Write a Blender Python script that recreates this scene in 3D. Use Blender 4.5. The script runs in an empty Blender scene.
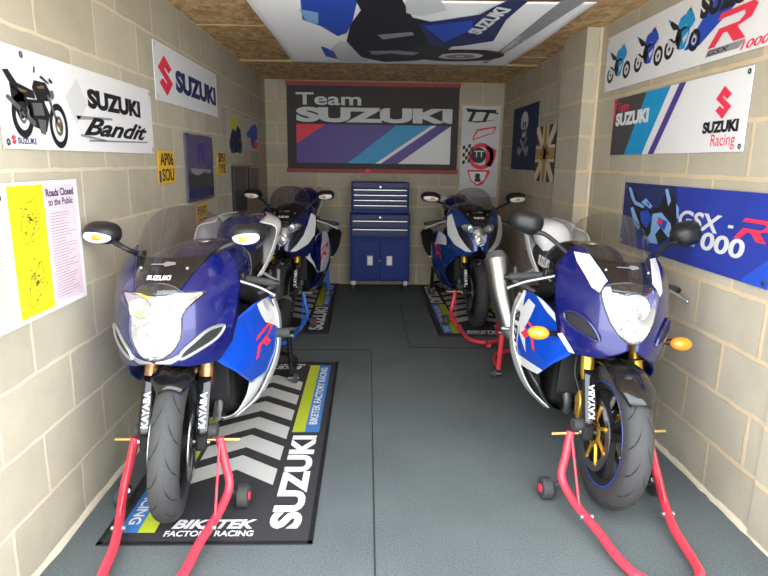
import bpy, bmesh, math, random
from mathutils import Vector, Matrix
random.seed(7)
sc = bpy.context.scene
C = sc.collection
PI = math.pi

# ------------------------------------------------------------------ camera
F_PX, PITCH, YAW, ROLL, CAM_H = 580.09, 0.21427, 0.03036, 0.01406, 1.3958
cd = bpy.data.cameras.new('camera'); cam = bpy.data.objects.new('camera', cd); C.objects.link(cam)
cd.sensor_width = 36.0; cd.lens = F_PX * 36.0 / 768.0; cd.clip_start = 0.02; cd.clip_end = 200


def _ray(u, v):
    u, v = u * math.cos(ROLL) - v * math.sin(ROLL), u * math.sin(ROLL) + v * math.cos(ROLL)
    Y = math.cos(PITCH) + v * math.sin(PITCH); Z = -math.sin(PITCH) + v * math.cos(PITCH)
    return Vector((u * math.cos(YAW) + Y * math.sin(YAW), -u * math.sin(YAW) + Y * math.cos(YAW), Z))


_f = _ray(0, 0); _r = _ray(1, 0) - _f; _u = _ray(0, 1) - _f
M = Matrix.Identity(4)
for i in range(3):
    M[i][0] = _r[i]; M[i][1] = _u[i]; M[i][2] = -_f[i]
M.translation = (0, 0, CAM_H)
cam.matrix_world = M
sc.camera = cam

# ------------------------------------------------------------------ world, exposure
w = bpy.data.worlds.new('sky'); sc.world = w; w.use_nodes = True
nt = w.node_tree; nt.nodes.clear()
wo = nt.nodes.new('ShaderNodeOutputWorld'); bg = nt.nodes.new('ShaderNodeBackground')
tc = nt.nodes.new('ShaderNodeTexCoord'); sx = nt.nodes.new('ShaderNodeSeparateXYZ')
rp = nt.nodes.new('ShaderNodeValToRGB')
rp.color_ramp.elements[0].position = 0.0; rp.color_ramp.elements[0].color = (0.46, 0.45, 0.42, 1)
rp.color_ramp.elements[1].position = 1.0; rp.color_ramp.elements[1].color = (0.80, 0.90, 1.0, 1)
e = rp.color_ramp.elements.new(0.5); e.color = (0.86, 0.86, 0.84, 1)
mr = nt.nodes.new('ShaderNodeMapRange'); mr.inputs[1].default_value = -1; mr.inputs[2].default_value = 1
nt.links.new(tc.outputs['Generated'], sx.inputs[0]); nt.links.new(sx.outputs['Z'], mr.inputs[0])
nt.links.new(mr.outputs[0], rp.inputs[0]); nt.links.new(rp.outputs[0], bg.inputs[0])
bg.inputs[1].default_value = 3.2
nt.links.new(bg.outputs[0], wo.inputs[0])
sc.view_settings.view_transform = 'Standard'; sc.view_settings.look = 'None'
sc.view_settings.exposure = 1.15; sc.view_settings.gamma = 1.0; sc.view_settings.use_curve_mapping = False
try:
    sc.cycles.max_bounces = 10; sc.cycles.diffuse_bounces = 6; sc.cycles.transparent_max_bounces = 12
    sc.cycles.sample_clamp_indirect = 6.0
except Exception:
    pass


# ------------------------------------------------------------------ materials
def mat(name, col, rough=0.5, metal=0.0, coat=0.0, noise=0.06, scale=30.0, bump=0.0, spec=0.5):
    m = bpy.data.materials.new(name); m.use_nodes = True
    n = m.node_tree.nodes; l = m.node_tree.links; b = n['Principled BSDF']
    b.inputs['Roughness'].default_value = rough; b.inputs['Metallic'].default_value = metal
    b.inputs['Coat Weight'].default_value = coat; b.inputs['Coat Roughness'].default_value = 0.04
    b.inputs['Specular IOR Level'].default_value = spec
    t = n.new('ShaderNodeTexCoord'); nz = n.new('ShaderNodeTexNoise'); nz.inputs['Scale'].default_value = scale
    nz.inputs['Detail'].default_value = 4
    mx = n.new('ShaderNodeMix'); mx.data_type = 'RGBA'
    c = Vector(col)
    mx.inputs[6].default_value = (*[max(0, x * (1 - noise)) for x in c], 1)
    mx.inputs[7].default_value = (*[min(1, x * (1 + noise)) for x in c], 1)
    l.new(t.outputs['Object'], nz.inputs['Vector']); l.new(nz.outputs['Fac'], mx.inputs[0])
    l.new(mx.outputs[2], b.inputs['Base Color'])
    if bump:
        bp = n.new('ShaderNodeBump'); bp.inputs['Strength'].default_value = bump; bp.inputs['Distance'].default_value = 0.004
        l.new(nz.outputs['Fac'], bp.inputs['Height']); l.new(bp.outputs[0], b.inputs['Normal'])
    return m


def glass_mat(name, tint, fac_clear, rough=0.03):
    m = bpy.data.materials.new(name); m.use_nodes = True
    n = m.node_tree.nodes; l = m.node_tree.links; n.clear()
    o = n.new('ShaderNodeOutputMaterial'); t = n.new('ShaderNodeBsdfTransparent'); g = n.new('ShaderNodeBsdfGlossy')
    d = n.new('ShaderNodeBsdfDiffuse'); d.inputs[0].default_value = (*[x * 0.4 for x in tint], 1)
    t.inputs[0].default_value = (*tint, 1); g.inputs[1].default_value = rough; g.inputs[0].default_value = (1, 1, 1, 1)
    a = n.new('ShaderNodeMixShader'); a.inputs[0].default_value = 1 - fac_clear
    l.new(t.outputs[0], a.inputs[1]); l.new(d.outputs[0], a.inputs[2])
    f = n.new('ShaderNodeFresnel'); f.inputs[0].default_value = 1.45
    x = n.new('ShaderNodeMixShader')
    ge = n.new('ShaderNodeNewGeometry'); iv = n.new('ShaderNodeMath'); iv.operation = 'SUBTRACT'; iv.inputs[0].default_value = 1; l.new(ge.outputs['Backfacing'], iv.inputs[1])
    mu = n.new('ShaderNodeMath'); mu.operation = 'MULTIPLY'; l.new(f.outputs[0], mu.inputs[0]); l.new(iv.outputs[0], mu.inputs[1])
    l.new(mu.outputs[0], x.inputs[0]); l.new(a.outputs[0], x.inputs[1]); l.new(g.outputs[0], x.inputs[2])
    l.new(x.outputs[0], o.inputs[0])
    return m


def block_mat(name, axis):
    """pale concrete blockwork, 440 x 215 blocks with cream mortar; axis picks the horizontal coordinate"""
    m = bpy.data.materials.new(name); m.use_nodes = True
    n = m.node_tree.nodes; l = m.node_tree.links; b = n['Principled BSDF']
    b.inputs['Roughness'].default_value = 0.9; b.inputs['Specular IOR Level'].default_value = 0.2
    t = n.new('ShaderNodeTexCoord'); s = n.new('ShaderNodeSeparateXYZ'); c = n.new('ShaderNodeCombineXYZ')
    l.new(t.outputs['Object'], s.inputs[0])
    sh = n.new('ShaderNodeMath'); sh.operation = 'ADD'
    sh.inputs[1].default_value = {'left': 0.352, 'right': 0.19, 'back': 0.1}[axis]
    l.new(s.outputs['X' if axis == 'back' else 'Y'], sh.inputs[0])
    l.new(sh.outputs[0], c.inputs['X']); l.new(s.outputs['Z'], c.inputs['Y'])
    # wobble so the joints are hand laid
    wz = n.new('ShaderNodeTexNoise'); wz.inputs['Scale'].default_value = 9; wz.inputs['Detail'].default_value = 3
    l.new(t.outputs['Object'], wz.inputs['Vector'])
    wm = n.new('ShaderNodeVectorMath'); wm.operation = 'SCALE'; wm.inputs['Scale'].default_value = 0.016
    ws = n.new('ShaderNodeVectorMath'); ws.operation = 'SUBTRACT'; ws.inputs[1].default_value = (.5, .5, .5)
    l.new(wz.outputs['Color'], ws.inputs[0]); l.new(ws.outputs[0], wm.inputs[0])
    wa = n.new('ShaderNodeVectorMath'); wa.operation = 'ADD'
    l.new(c.outputs[0], wa.inputs[0]); l.new(wm.outputs[0], wa.inputs[1])
    br = n.new('ShaderNodeTexBrick'); br.offset = 0.5; br.offset_frequency = 2
    br.inputs['Scale'].default_value = 1; br.inputs['Brick Width'].default_value = 0.45; br.inputs['Row Height'].default_value = 0.225
    br.inputs['Mortar Size'].default_value = 0.0085 if axis == 'left' else 0.0115; br.inputs['Mortar Smooth'].default_value = 0.35; br.inputs['Bias'].default_value = 0
    br.inputs['Color1'].default_value = (0.46, 0.42, 0.325, 1); br.inputs['Color2'].default_value = (0.54, 0.49, 0.385, 1)
    br.inputs['Mortar'].default_value = (0.66, 0.58, 0.44, 1) if axis == 'left' else (0.66, 0.53, 0.35, 1)
    l.new(wa.outputs[0], br.inputs['Vector'])
    nz = n.new('ShaderNodeTexNoise'); nz.inputs['Scale'].default_value = 4; nz.inputs['Detail'].default_value = 8; nz.inputs['Roughness'].default_value = 0.65
    l.new(t.outputs['Object'], nz.inputs['Vector'])
    hs = n.new('ShaderNodeMix'); hs.data_type = 'RGBA'; hs.blend_type = 'MULTIPLY'; hs.inputs[0].default_value = 0.55
    rr = n.new('ShaderNodeValToRGB'); rr.color_ramp.elements[0].position = 0.3; rr.color_ramp.elements[0].color = (0.66, 0.66, 0.66, 1)
    rr.color_ramp.elements[1].position = 0.75; rr.color_ramp.elements[1].color = (1, 1, 1, 1)
    l.new(nz.outputs['Fac'], rr.inputs[0]); l.new(br.outputs['Color'], hs.inputs[6]); l.new(rr.outputs[0], hs.inputs[7])
    l.new(hs.outputs[2], b.inputs['Base Color'])
    fz = n.new('ShaderNodeTexNoise'); fz.inputs['Scale'].default_value = 180; l.new(t.outputs['Object'], fz.inputs['Vector'])
    ad = n.new('ShaderNodeMath'); ad.operation = 'MULTIPLY_ADD'; ad.inputs[1].default_value = 0.25
    l.new(fz.outputs['Fac'], ad.inputs[0]); l.new(br.outputs['Fac'], ad.inputs[2])
    bp = n.new('ShaderNodeBump'); bp.inputs['Strength'].default_value = 0.35; bp.inputs['Distance'].default_value = 0.006
    l.new(ad.outputs[0], bp.inputs['Height']); l.new(bp.outputs[0], b.inputs['Normal'])
    return m


def osb_mat():
    m = bpy.data.materials.new('oriented_strand_board'); m.use_nodes = True
    n = m.node_tree.nodes; l = m.node_tree.links; b = n['Principled BSDF']; b.inputs['Roughness'].default_value = 0.75
    t = n.new('ShaderNodeTexCoord'); mp = n.new('ShaderNodeMapping'); mp.inputs['Scale'].default_value = (26, 15, 1); mp.inputs['Rotation'].default_value = (0, 0, .3)
    v = n.new('ShaderNodeTexVoronoi'); v.inputs['Scale'].default_value = 1; v.inputs['Randomness'].default_value = 1
    nz = n.new('ShaderNodeTexNoise'); nz.inputs['Scale'].default_value = 3; nz.inputs['Detail'].default_value = 6
    l.new(t.outputs['Object'], mp.inputs[0]); l.new(mp.outputs[0], v.inputs['Vector']); l.new(t.outputs['Object'], nz.inputs['Vector'])
    s = n.new('ShaderNodeSeparateXYZ'); l.new(v.outputs['Color'], s.inputs[0])
    a = n.new('ShaderNodeMath'); a.operation = 'MULTIPLY_ADD'; a.inputs[1].default_value = 0.55
    l.new(s.outputs[0], a.inputs[0])
    k = n.new('ShaderNodeMath'); k.operation = 'MULTIPLY'; k.inputs[1].default_value = 0.5; l.new(nz.outputs['Fac'], k.inputs[0]); l.new(k.outputs[0], a.inputs[2])
    r = n.new('ShaderNodeValToRGB'); r.color_ramp.elements[0].color = (0.36, 0.20, 0.075, 1); r.color_ramp.elements[0].position = .15
    r.color_ramp.elements[1].color = (0.74, 0.50, 0.25, 1); r.color_ramp.elements[1].position = .8
    l.new(a.outputs[0], r.inputs[0]); l.new(r.outputs[0], b.inputs['Base Color'])
    return m


def carpet_mat():
    m = bpy.data.materials.new('grey_cord_carpet'); m.use_nodes = True
    n = m.node_tree.nodes; l = m.node_tree.links; b = n['Principled BSDF']; b.inputs['Roughness'].default_value = 0.95
    b.inputs['Specular IOR Level'].default_value = 0.25
    t = n.new('ShaderNodeTexCoord'); f = n.new('ShaderNodeTexNoise'); f.inputs['Scale'].default_value = 160; f.inputs['Detail'].default_value = 3
    g = n.new('ShaderNodeTexNoise'); g.inputs['Scale'].default_value = 2.2; g.inputs['Detail'].default_value = 5
    l.new(t.outputs['Object'], f.inputs[0]); l.new(t.outputs['Object'], g.inputs[0])
    a = n.new('ShaderNodeMath'); a.operation = 'MULTIPLY_ADD'; a.inputs[1].default_value = 0.8
    l.new(f.outputs['Fac'], a.inputs[0])
    k = n.new('ShaderNodeMath'); k.operation = 'MULTIPLY'; k.inputs[1].default_value = 0.3; l.new(g.outputs['Fac'], k.inputs[0]); l.new(k.outputs[0], a.inputs[2])
    r = n.new('ShaderNodeValToRGB'); r.color_ramp.elements[0].color = (0.054, 0.064, 0.065, 1); r.color_ramp.elements[0].position = .25
    r.color_ramp.elements[1].color = (0.17, 0.192, 0.192, 1); r.color_ramp.elements[1].position = .85
    l.new(a.outputs[0], r.inputs[0]); l.new(r.outputs[0], b.inputs['Base Color'])
    bp = n.new('ShaderNodeBump'); bp.inputs['Strength'].default_value = 0.5; bp.inputs['Distance'].default_value = 0.003
    l.new(f.outputs['Fac'], bp.inputs['Height']); l.new(bp.outputs[0], b.inputs['Normal'])
    return m


K = dict(
    blue=mat('deep_blue_paint', (0.006, 0.009, 0.125), 0.22, 0.25, 1.0, 0.05),
    bright=mat('bright_blue_paint', (0.004, 0.075, 0.60), 0.25, 0.1, 1.0, 0.05),
    navy=mat('navy_paint', (0.010, 0.014, 0.10), 0.25, 0.2, 1.0, 0.05),
    royal=mat('metallic_mid_blue_paint', (0.012, 0.06, 0.30), 0.25, 0.3, 1.0, 0.05),
    white=mat('white_paint', (0.82, 0.83, 0.83), 0.3, 0, 0.8, 0.02),
    silver=mat('silver_trim', (0.42, 0.43, 0.46), 0.3, 0.7, 0.3, 0.05),
    black=mat('black_plastic', (0.012, 0.012, 0.013), 0.4, 0, 0, 0.2),
    gloss=mat('gloss_black', (0.008, 0.008, 0.010), 0.15, 0, 0.6, 0.1),
    matte=mat('matt_black', (0.010, 0.010, 0.011), 0.75, 0, 0, 0.2),
    rubber=mat('tyre_rubber', (0.045, 0.045, 0.047), 0.7, 0, 0, 0.15, 60, 0.05),
    groove=mat('tyre_groove', (0.006, 0.006, 0.006), 0.9),
    steel=mat('brushed_steel', (0.55, 0.54, 0.52), 0.32, 1.0, 0, 0.06, 50),
    alloy=mat('cast_alloy', (0.50, 0.51, 0.52), 0.4, 0.9, 0, 0.06, 50),
    disc=mat('brake_disc_steel', (0.38, 0.38, 0.37), 0.3, 1.0, 0, 0.08, 80),
    chrome=mat('chrome', (0.93, 0.94, 0.95), 0.30, 0.9, 0, 0.02),
    reflector=mat('headlight_reflector', (0.92, 0.93, 0.95), 0.16, 1.0, 0, 0.03, 34, 0.9),
    gold=mat('gold_anodised', (0.80, 0.47, 0.06), 0.3, 0.8, 0.2, 0.05),
    copper=mat('copper_fork_tube', (0.62, 0.30, 0.13), 0.35, 0.7, 0.2, 0.05),
    brass=mat('brass_bolt', (0.75, 0.55, 0.22), 0.35, 0.9),
    red=mat('red_powder_coat', (0.72, 0.045, 0.075), 0.38, 0, 0.3, 0.05),
    standblue=mat('blue_powder_coat', (0.02, 0.14, 0.62), 0.4, 0, 0.3, 0.05),
    orange=mat('amber_lens', (1.0, 0.33, 0.02), 0.2, 0, 0.6, 0.12, 120),
    redink=mat('red_ink', (0.78, 0.035, 0.08), 0.55, 0, 0, 0.04),
    pvc=mat('white_pvc', (0.76, 0.77, 0.79), 0.5, 0, 0, 0.03, 4),
    greypvc=mat('pale_grey_print', (0.62, 0.63, 0.65), 0.5, 0, 0, 0.03),
    blackink=mat('black_ink', (0.012, 0.012, 0.016), 0.5, 0, 0, 0.1),
    navyink=mat('navy_ink', (0.020, 0.030, 0.13), 0.5, 0, 0, 0.05),
    blueink=mat('blue_ink', (0.018, 0.075, 0.50), 0.5, 0, 0, 0.12, 5),
    royalink=mat('royal_blue_ink', (0.022, 0.042, 0.32), 0.5, 0, 0, 0.25, 4),
    backing=mat('pale_backing', (0.50, 0.47, 0.39), 0.7, 0, 0, 0.05),
    cyanink=mat('cyan_ink', (0.01, 0.30, 0.62), 0.5, 0, 0, 0.04),
    violet=mat('violet_ink', (0.075, 0.045, 0.27), 0.5, 0, 0, 0.05),
    charcoal=mat('charcoal_cloth', (0.060, 0.056, 0.056), 0.8, 0, 0, 0.1),
    greyink=mat('grey_ink', (0.28, 0.28, 0.30), 0.5, 0, 0, 0.05),
    flagwhite=mat('white_flag_cloth', (0.86, 0.85, 0.87), 0.85, 0, 0, 0.03),
    yellow=mat('yellow_paper', (0.78, 0.69, 0.012), 0.6, 0, 0, 0.03),
    paleyellow=mat('pale_yellow_paper', (0.88, 0.87, 0.55), 0.6, 0, 0, 0.03),
    pink=mat('pink_paper', (0.78, 0.58, 0.66), 0.6, 0, 0, 0.03),
    paper=mat('white_paper', (0.84, 0.84, 0.84), 0.6, 0, 0, 0.02),
    plate=mat('yellow_plate', (0.85, 0.50, 0.02), 0.35, 0, 0.2, 0.03),
    lime=mat('lime_print', (0.52, 0.60, 0.03), 0.8, 0, 0, 0.04),
    matblue=mat('blue_mat_print', (0.05, 0.20, 0.55), 0.85, 0, 0, 0.05),
    matblack=mat('black_mat_pile', (0.030, 0.029, 0.033), 0.95, 0, 0, 0.25, 200, 0.3),
    matgrey=mat('pale_grey_mat_print', (0.60, 0.58, 0.56), 0.9, 0, 0, 0.06, 150),
    matwhite=mat('white_mat_print', (0.80, 0.80, 0.80), 0.9, 0, 0, 0.05, 150),
    chest=mat('blue_enamel', (0.008, 0.030, 0.19), 0.5, 0, 0, 0.04, 30, 0, 0.25),
    chestface=mat('blue_drawer_enamel', (0.030, 0.032, 0.125), 0.45, 0, 0, 0.04, 30, 0, 0.35),
    rail=mat('red_brown_rail', (0.33, 0.06, 0.06), 0.6, 0, 0, 0.15),
    posterpurple=mat('dusky_purple_print', (0.10, 0.075, 0.16), 0.35, 0, 0, 0.3, 12),
    posterdark=mat('dark_print', (0.03, 0.03, 0.04), 0.3, 0, 0, 0.4, 10),
    posterblue=mat('dark_blue_cloth', (0.015, 0.03, 0.09), 0.8, 0, 0, 0.2, 10),
    skyblue=mat('sky_blue_ink', (0.25, 0.45, 0.80), 0.5, 0, 0, 0.1),
    cream=mat('cream_cloth', (0.72, 0.62, 0.42), 0.85, 0, 0, 0.05),
    tan=mat('tan_cloth', (0.45, 0.27, 0.08), 0.85, 0, 0, 0.05),
    green=mat('green_ink', (0.12, 0.45, 0.06), 0.5),
    mortar=mat('cream_mortar', (0.62, 0.54, 0.40), 0.95, 0, 0, 0.15, 25, 0.3),
    concrete=mat('driveway_concrete', (0.70, 0.67, 0.62), 0.9, 0, 0, 0.15, 6, 0.2),
    seam=mat('carpet_seam', (0.022, 0.026, 0.028), 0.95),
    wood=mat('raw_timber', (0.52, 0.36, 0.17), 0.7, 0, 0, 0.15, 12),
    seat=mat('black_vinyl', (0.014, 0.014, 0.015), 0.55, 0, 0, 0.15, 120, 0.05),
    lens=glass_mat('clear_lens', (0.97, 0.98, 1.0), 0.98),
    screen=glass_mat('smoked_screen', (0.76, 0.74, 0.77), 0.975),
    screenclear=glass_mat('lightly_smoked_screen', (0.80, 0.79, 0.76), 0.975),
    clearfilm=glass_mat('clear_film', (0.95, 0.95, 0.95), 0.97),
    mesh=mat('black_mesh', (0.02, 0.02, 0.022), 0.6, 0.3, 0, 0.8, 220, 0.6),
    mirrorglass=mat('mirror_glass', (0.8, 0.82, 0.85), 0.04, 1.0),
)


# ------------------------------------------------------------------ mesh helpers
def cr(p, t):
    """Catmull-Rom through list of Vectors, t in 0..1"""
    n = len(p) - 1
    x = min(max(t, 0), 1) * n; i = min(int(x), n - 1); f = x - i
    p1, p2 = p[i], p[i + 1]
    p0 = p[i - 1] if i > 0 else p1 * 2 - p2
    p3 = p[i + 2] if i + 2 <= n else p2 * 2 - p1
    return 0.5 * (2 * p1 + (p2 - p0) * f + (2 * p0 - 5 * p1 + 4 * p2 - p3) * f * f + (3 * p1 - p0 - 3 * p2 + p3) * f ** 3)


def crf(p, t):
    return cr([Vector((x, 0, 0)) for x in p], t)[0]


def V(*a):
    return Vector(a)


def lin(tab, z):
    """piecewise linear table [(z, value)...]"""
    if z <= tab[0][0]: return tab[0][1]
    for (a, b), (c, d) in zip(tab, tab[1:]):
        if z <= c: return b + (d - b) * (z - a) / (c - a) if c > a else d
    return tab[-1][1]


class MB:
    def __init__(s): s.v = []; s.f = []; s.m = []; s.cur = 0

    def add(s, vs, fs):
        o = len(s.v); s.v += [tuple(x) for x in vs]
        for f in fs: s.f.append([i + o for i in f]); s.m.append(s.cur)

    def box(s, c, d, R=None):
        vs = [V(x * d[0] / 2, y * d[1] / 2, z * d[2] / 2) for x in (-1, 1) for y in (-1, 1) for z in (-1, 1)]
        if R: vs = [R @ q for q in vs]
        s.add([q + V(*c) for q in vs], [(0, 1, 3, 2), (4, 6, 7, 5), (0, 4, 5, 1), (2, 3, 7, 6), (0, 2, 6, 4), (1, 5, 7, 3)]); return s

    def loft(s, rings, cap=True, closed=False):
        n = len(rings[0]); vs = [q for r in rings for q in r]; fs = []
        m = len(rings)
        for i in range(m if closed else m - 1):
            for j in range(n):
                a = i * n; b = ((i + 1) % m) * n
                fs.append((a + j, a + (j + 1) % n, b + (j + 1) % n, b + j))
        if cap and not closed: fs += [tuple(range(n))[::-1], tuple((m - 1) * n + j for j in range(n))]
        s.add(vs, fs); return s

    def tube(s, pts, r, n=12, seg=0, closed=False):
        pts = [V(*p) for p in pts]
        rs = r if isinstance(r, (list, tuple)) else [r] * len(pts)
        if seg:
            N = seg * (len(pts) - 1)
            rs = [crf(rs, i / N) for i in range(N + 1)]; pts = [cr(pts, i / N) for i in range(N + 1)]
        rings = []; up = None
        for i, p in enumerate(pts):
            if closed: t = pts[(i + 1) % len(pts)] - pts[i - 1]
            else: t = pts[min(i + 1, len(pts) - 1)] - pts[max(i - 1, 0)]
            t.normalize()
            if up is None:
                up = V(0, 0, 1) if abs(t.z) < 0.9 else V(0, 1, 0)
            a = t.cross(up)
            if a.length < 1e-6: a = t.cross(V(1, 0, 0))
            a.normalize(); b = a.cross(t); up = b
            rings.append([p + (a * math.cos(2 * PI * k / n) + b * math.sin(2 * PI * k / n)) * rs[i] for k in range(n)])
        return s.loft(rings, True, closed)

    def lathe(s, prof, c, axis='x', n=32, closed=True):
        """prof: (along, radius) closed loop or open strip"""
        c = V(*c)
        def P(a, r, th):
            q = {'x': V(a, r * math.cos(th), r * math.sin(th)), 'y': V(r * math.cos(th), a, r * math.sin(th)), 'z': V(r * math.cos(th), r * math.sin(th), a)}[axis]
            return c + q
        m = len(prof); vs = [P(a, r, 2 * PI * k / n) for k in range(n) for a, r in prof]; fs = []
        for k in range(n):
            for j in range(m if closed else m - 1):
                a = k * m; b = ((k + 1) % n) * m
                fs.append((a + j, a + (j + 1) % m, b + (j + 1) % m, b + j))
        s.add(vs, fs); return s

    def disk(s, c, r, h, axis='x', n=24):
        return s.lathe([(-h / 2, 0.0005), (-h / 2, r), (h / 2, r), (h / 2, 0.0005)], c, axis, n)

    def ell(s, c, r, n=16, R=None):
        rings = []
        for i in range(1, n):
            a = PI * i / n
            rings.append([(R or Matrix.Identity(3)) @ V(r[0] * math.sin(a) * math.cos(2 * PI * k / n / 1), r[1] * math.sin(a) * math.sin(2 * PI * k / n), r[2] * math.cos(a)) + V(*c) for k in range(n)])
        return s.loft(rings)

    def grid(s, P, nu, nv):
        vs = [P(i / nu, j / nv) for i in range(nu + 1) for j in range(nv + 1)]
        s.add(vs, [(i * (nv + 1) + j, i * (nv + 1) + j + 1, (i + 1) * (nv + 1) + j + 1, (i + 1) * (nv + 1) + j) for i in range(nu) for j in range(nv)]); return s

    def flat(s, poly, T, cuts=0):
        """2D polygon -> mapped through T(x, y)"""
        vs, fs = tess(poly, cuts); s.add([T(*q) for q in vs], fs); return s

    def build(s, name, m, parent=None, solid=0, bevel=0, smooth=True, sub=0, off=0.0):
        me = bpy.data.meshes.new(name); me.from_pydata(s.v, [], s.f); me.update()
        ms = m if isinstance(m, (list, tuple)) else [m]
        for q in ms: me.materials.append(K[q] if isinstance(q, str) else q)
        for p, i in zip(me.polygons, s.m): p.material_index = i
        b = bmesh.new(); b.from_mesh(me); bmesh.ops.remove_doubles(b, verts=b.verts, dist=1e-5)
        if not solid: bmesh.ops.recalc_face_normals(b, faces=b.faces)
        b.to_mesh(me); b.free()
        o = bpy.data.objects.new(name, me); C.objects.link(o)
        if parent: o.parent = parent
        if solid:
            md = o.modifiers.new('thickness', 'SOLIDIFY'); md.thickness = solid; md.offset = off
        if bevel:
            md = o.modifiers.new('bevel', 'BEVEL'); md.width = bevel; md.segments = 2; md.limit_method = 'ANGLE'
        if smooth:
            try:
                for p in me.polygons: p.use_smooth = True
                me.set_sharp_from_angle(angle=math.radians(38))
            except Exception:
                pass
        return o


def tess(poly, cuts=0):
    b = bmesh.new(); vs = [b.verts.new((x, y, 0)) for x, y in poly]
    b.faces.new(vs); b.normal_update(); bmesh.ops.triangulate(b, faces=b.faces[:])
    for _ in range(cuts):
        bmesh.ops.subdivide_edges(b, edges=b.edges[:], cuts=1, use_grid_fill=True)
    bmesh.ops.triangulate(b, faces=b.faces[:])
    b.verts.index_update(); r = [(v.co.x, v.co.y) for v in b.verts], [[v.index for v in f.verts] for f in b.faces]
    b.free(); return r


_tcache = {}


def text2d(s, bold=0.0, shear=0.0, space=1.0):
    key = (s, bold, shear, space)
    if key not in _tcache:
        cu = bpy.data.curves.new('t', 'FONT'); cu.body = s; cu.offset = bold; cu.shear = shear; cu.space_character = space; cu.resolution_u = 4
        ob = bpy.data.objects.new('t', cu); C.objects.link(ob)
        dg = bpy.context.evaluated_depsgraph_get(); me = bpy.data.meshes.new_from_object(ob.evaluated_get(dg))
        vs = [(v.co.x, v.co.y) for v in me.vertices]; fs = [list(p.vertices) for p in me.polygons]
        bpy.data.objects.remove(ob); bpy.data.curves.remove(cu); bpy.data.meshes.remove(me)
        x0 = min(v[0] for v in vs); x1 = max(v[0] for v in vs); y0 = min(v[1] for v in vs); y1 = max(v[1] for v in vs)
        _tcache[key] = ([((x - x0) / (x1 - x0), (y - y0) / (y1 - y0)) for x, y in vs], fs)
    return _tcache[key]


def put_text(mb, s, box, T, bold=0.02, shear=0.0, space=1.0):
    x0, y0, x1, y1 = box; vs, fs = text2d(s, bold, shear, space)
    mb.add([T(x0 + u * (x1 - x0), y0 + v * (y1 - y0)) for u, v in vs], fs)


EMBLEM = [(.45, 1), (.95, .72), (.70, .58), (.47, .70), (.42, .66), (1, .36), (.55, 0), (.05, .28), (.30, .42), (.53, .30), (.58, .34), (0, .64)]


def put_poly(mb, poly, box, T, cuts=0):
    x0, y0, x1, y1 = box
    mb.flat([(x0 + u * (x1 - x0), y0 + v * (y1 - y0)) for u, v in poly], T, cuts)


def circ(x, y, r, n=24, a0=0, a1=2 * PI):
    return [(x + r * math.cos(a0 + (a1 - a0) * i / n), y + r * math.sin(a0 + (a1 - a0) * i / n)) for i in range(n + (0 if a1 - a0 >= 6.28 else 1))]


def ring2d(mb, x, y, r0, r1, T, n=28, sx=1.0):
    vs = []; fs = []
    for i in range(n):
        a = 2 * PI * i / n
        vs += [T(x + sx * r0 * math.cos(a), y + r0 * math.sin(a)), T(x + sx * r1 * math.cos(a), y + r1 * math.sin(a))]
        j = (i + 1) % n; fs.append((2 * i, 2 * i + 1, 2 * j + 1, 2 * j))
    mb.add(vs, fs)


def tag(o, label=None, cat=None, group=None, kind=None):
    if label: o['label'] = label
    if cat: o['category'] = cat
    if group: o['group'] = group
    if kind: o['kind'] = kind
    return o


def thing(name, label, cat, loc=(0, 0, 0), rz=0, group=None):
    o = bpy.data.objects.new(name, None); C.objects.link(o); o.location = loc; o.rotation_euler = (0, 0, rz)
    o.empty_display_size = 0.1
    return tag(o, label, cat, group)


# ------------------------------------------------------------------ the room
XL, XR, YB, YF, ZC = -1.1205, 1.4927, 6.62, 1.45, 2.25
block_left, block_right, block_back = block_mat('blockwork_left', 'left'), block_mat('blockwork_right', 'right'), block_mat('blockwork_back', 'back')


def struct(name, mb, m, **k):
    return tag(mb.build(name, m, smooth=False, **k), kind='structure')


struct('floor', MB().box((0.186, (YF + YB) / 2, -0.05), (XR - XL + .3, YB - YF + .1, 0.1)), carpet_mat())
struct('wall_left', MB().box((XL - .05, (YF + YB) / 2, ZC / 2), (.1, YB - YF, ZC)), block_left)
struct('wall_right', MB().box((XR + .05, (YF + YB) / 2, ZC / 2), (.1, YB - YF, ZC)), block_right)
struct('wall_back', MB().box(((XL + XR) / 2, YB + .05, ZC / 2), (XR - XL + .2, .1, ZC)), block_back)
struct('ceiling', MB().box(((XL + XR) / 2, (YF + YB) / 2, ZC + .02), (XR - XL + .2, YB - YF + .1, .04)), osb_mat())
struct('wall_right_pier', MB().box((1.443, 4.147, ZC / 2), (0.10, 0.453, ZC)), block_back)
struct('wall_right_jamb', MB().box((1.50, 1.71, ZC / 2), (.036, .50, ZC)), block_right)
struct('ground', MB().box((0, -8, -.075), (40, 18.9, .05)), 'concrete')
# pale joints in the ceiling boards, seams in the carpet, mortar beads along the walls
struct('trim_1', MB().box(((XL + XR) / 2, 5.40, ZC - .008), (XR - XL, .045, .016)), 'wood')
struct('trim_2', MB().box((-.87, 4.07, ZC - .003), (.5, .02, .006)), 'wood')
struct('trim_3', MB().box((1.2, 5.0, ZC - .003), (.55, .02, .006)), 'wood')
struct('trim_4', MB().box((.036, 2.85, .001), (.006, 2.7, .002)), 'seam')
struct('trim_5', MB().box((-.35, 4.2, .001), (.78, .008, .002)), 'seam')
struct('trim_6', MB().box((.335, 4.95, .001), (.006, 1.4, .002)), 'seam')
struct('trim_7', MB().box((.88, 4.26, .001), (1.1, .008, .002)), 'seam')


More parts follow.
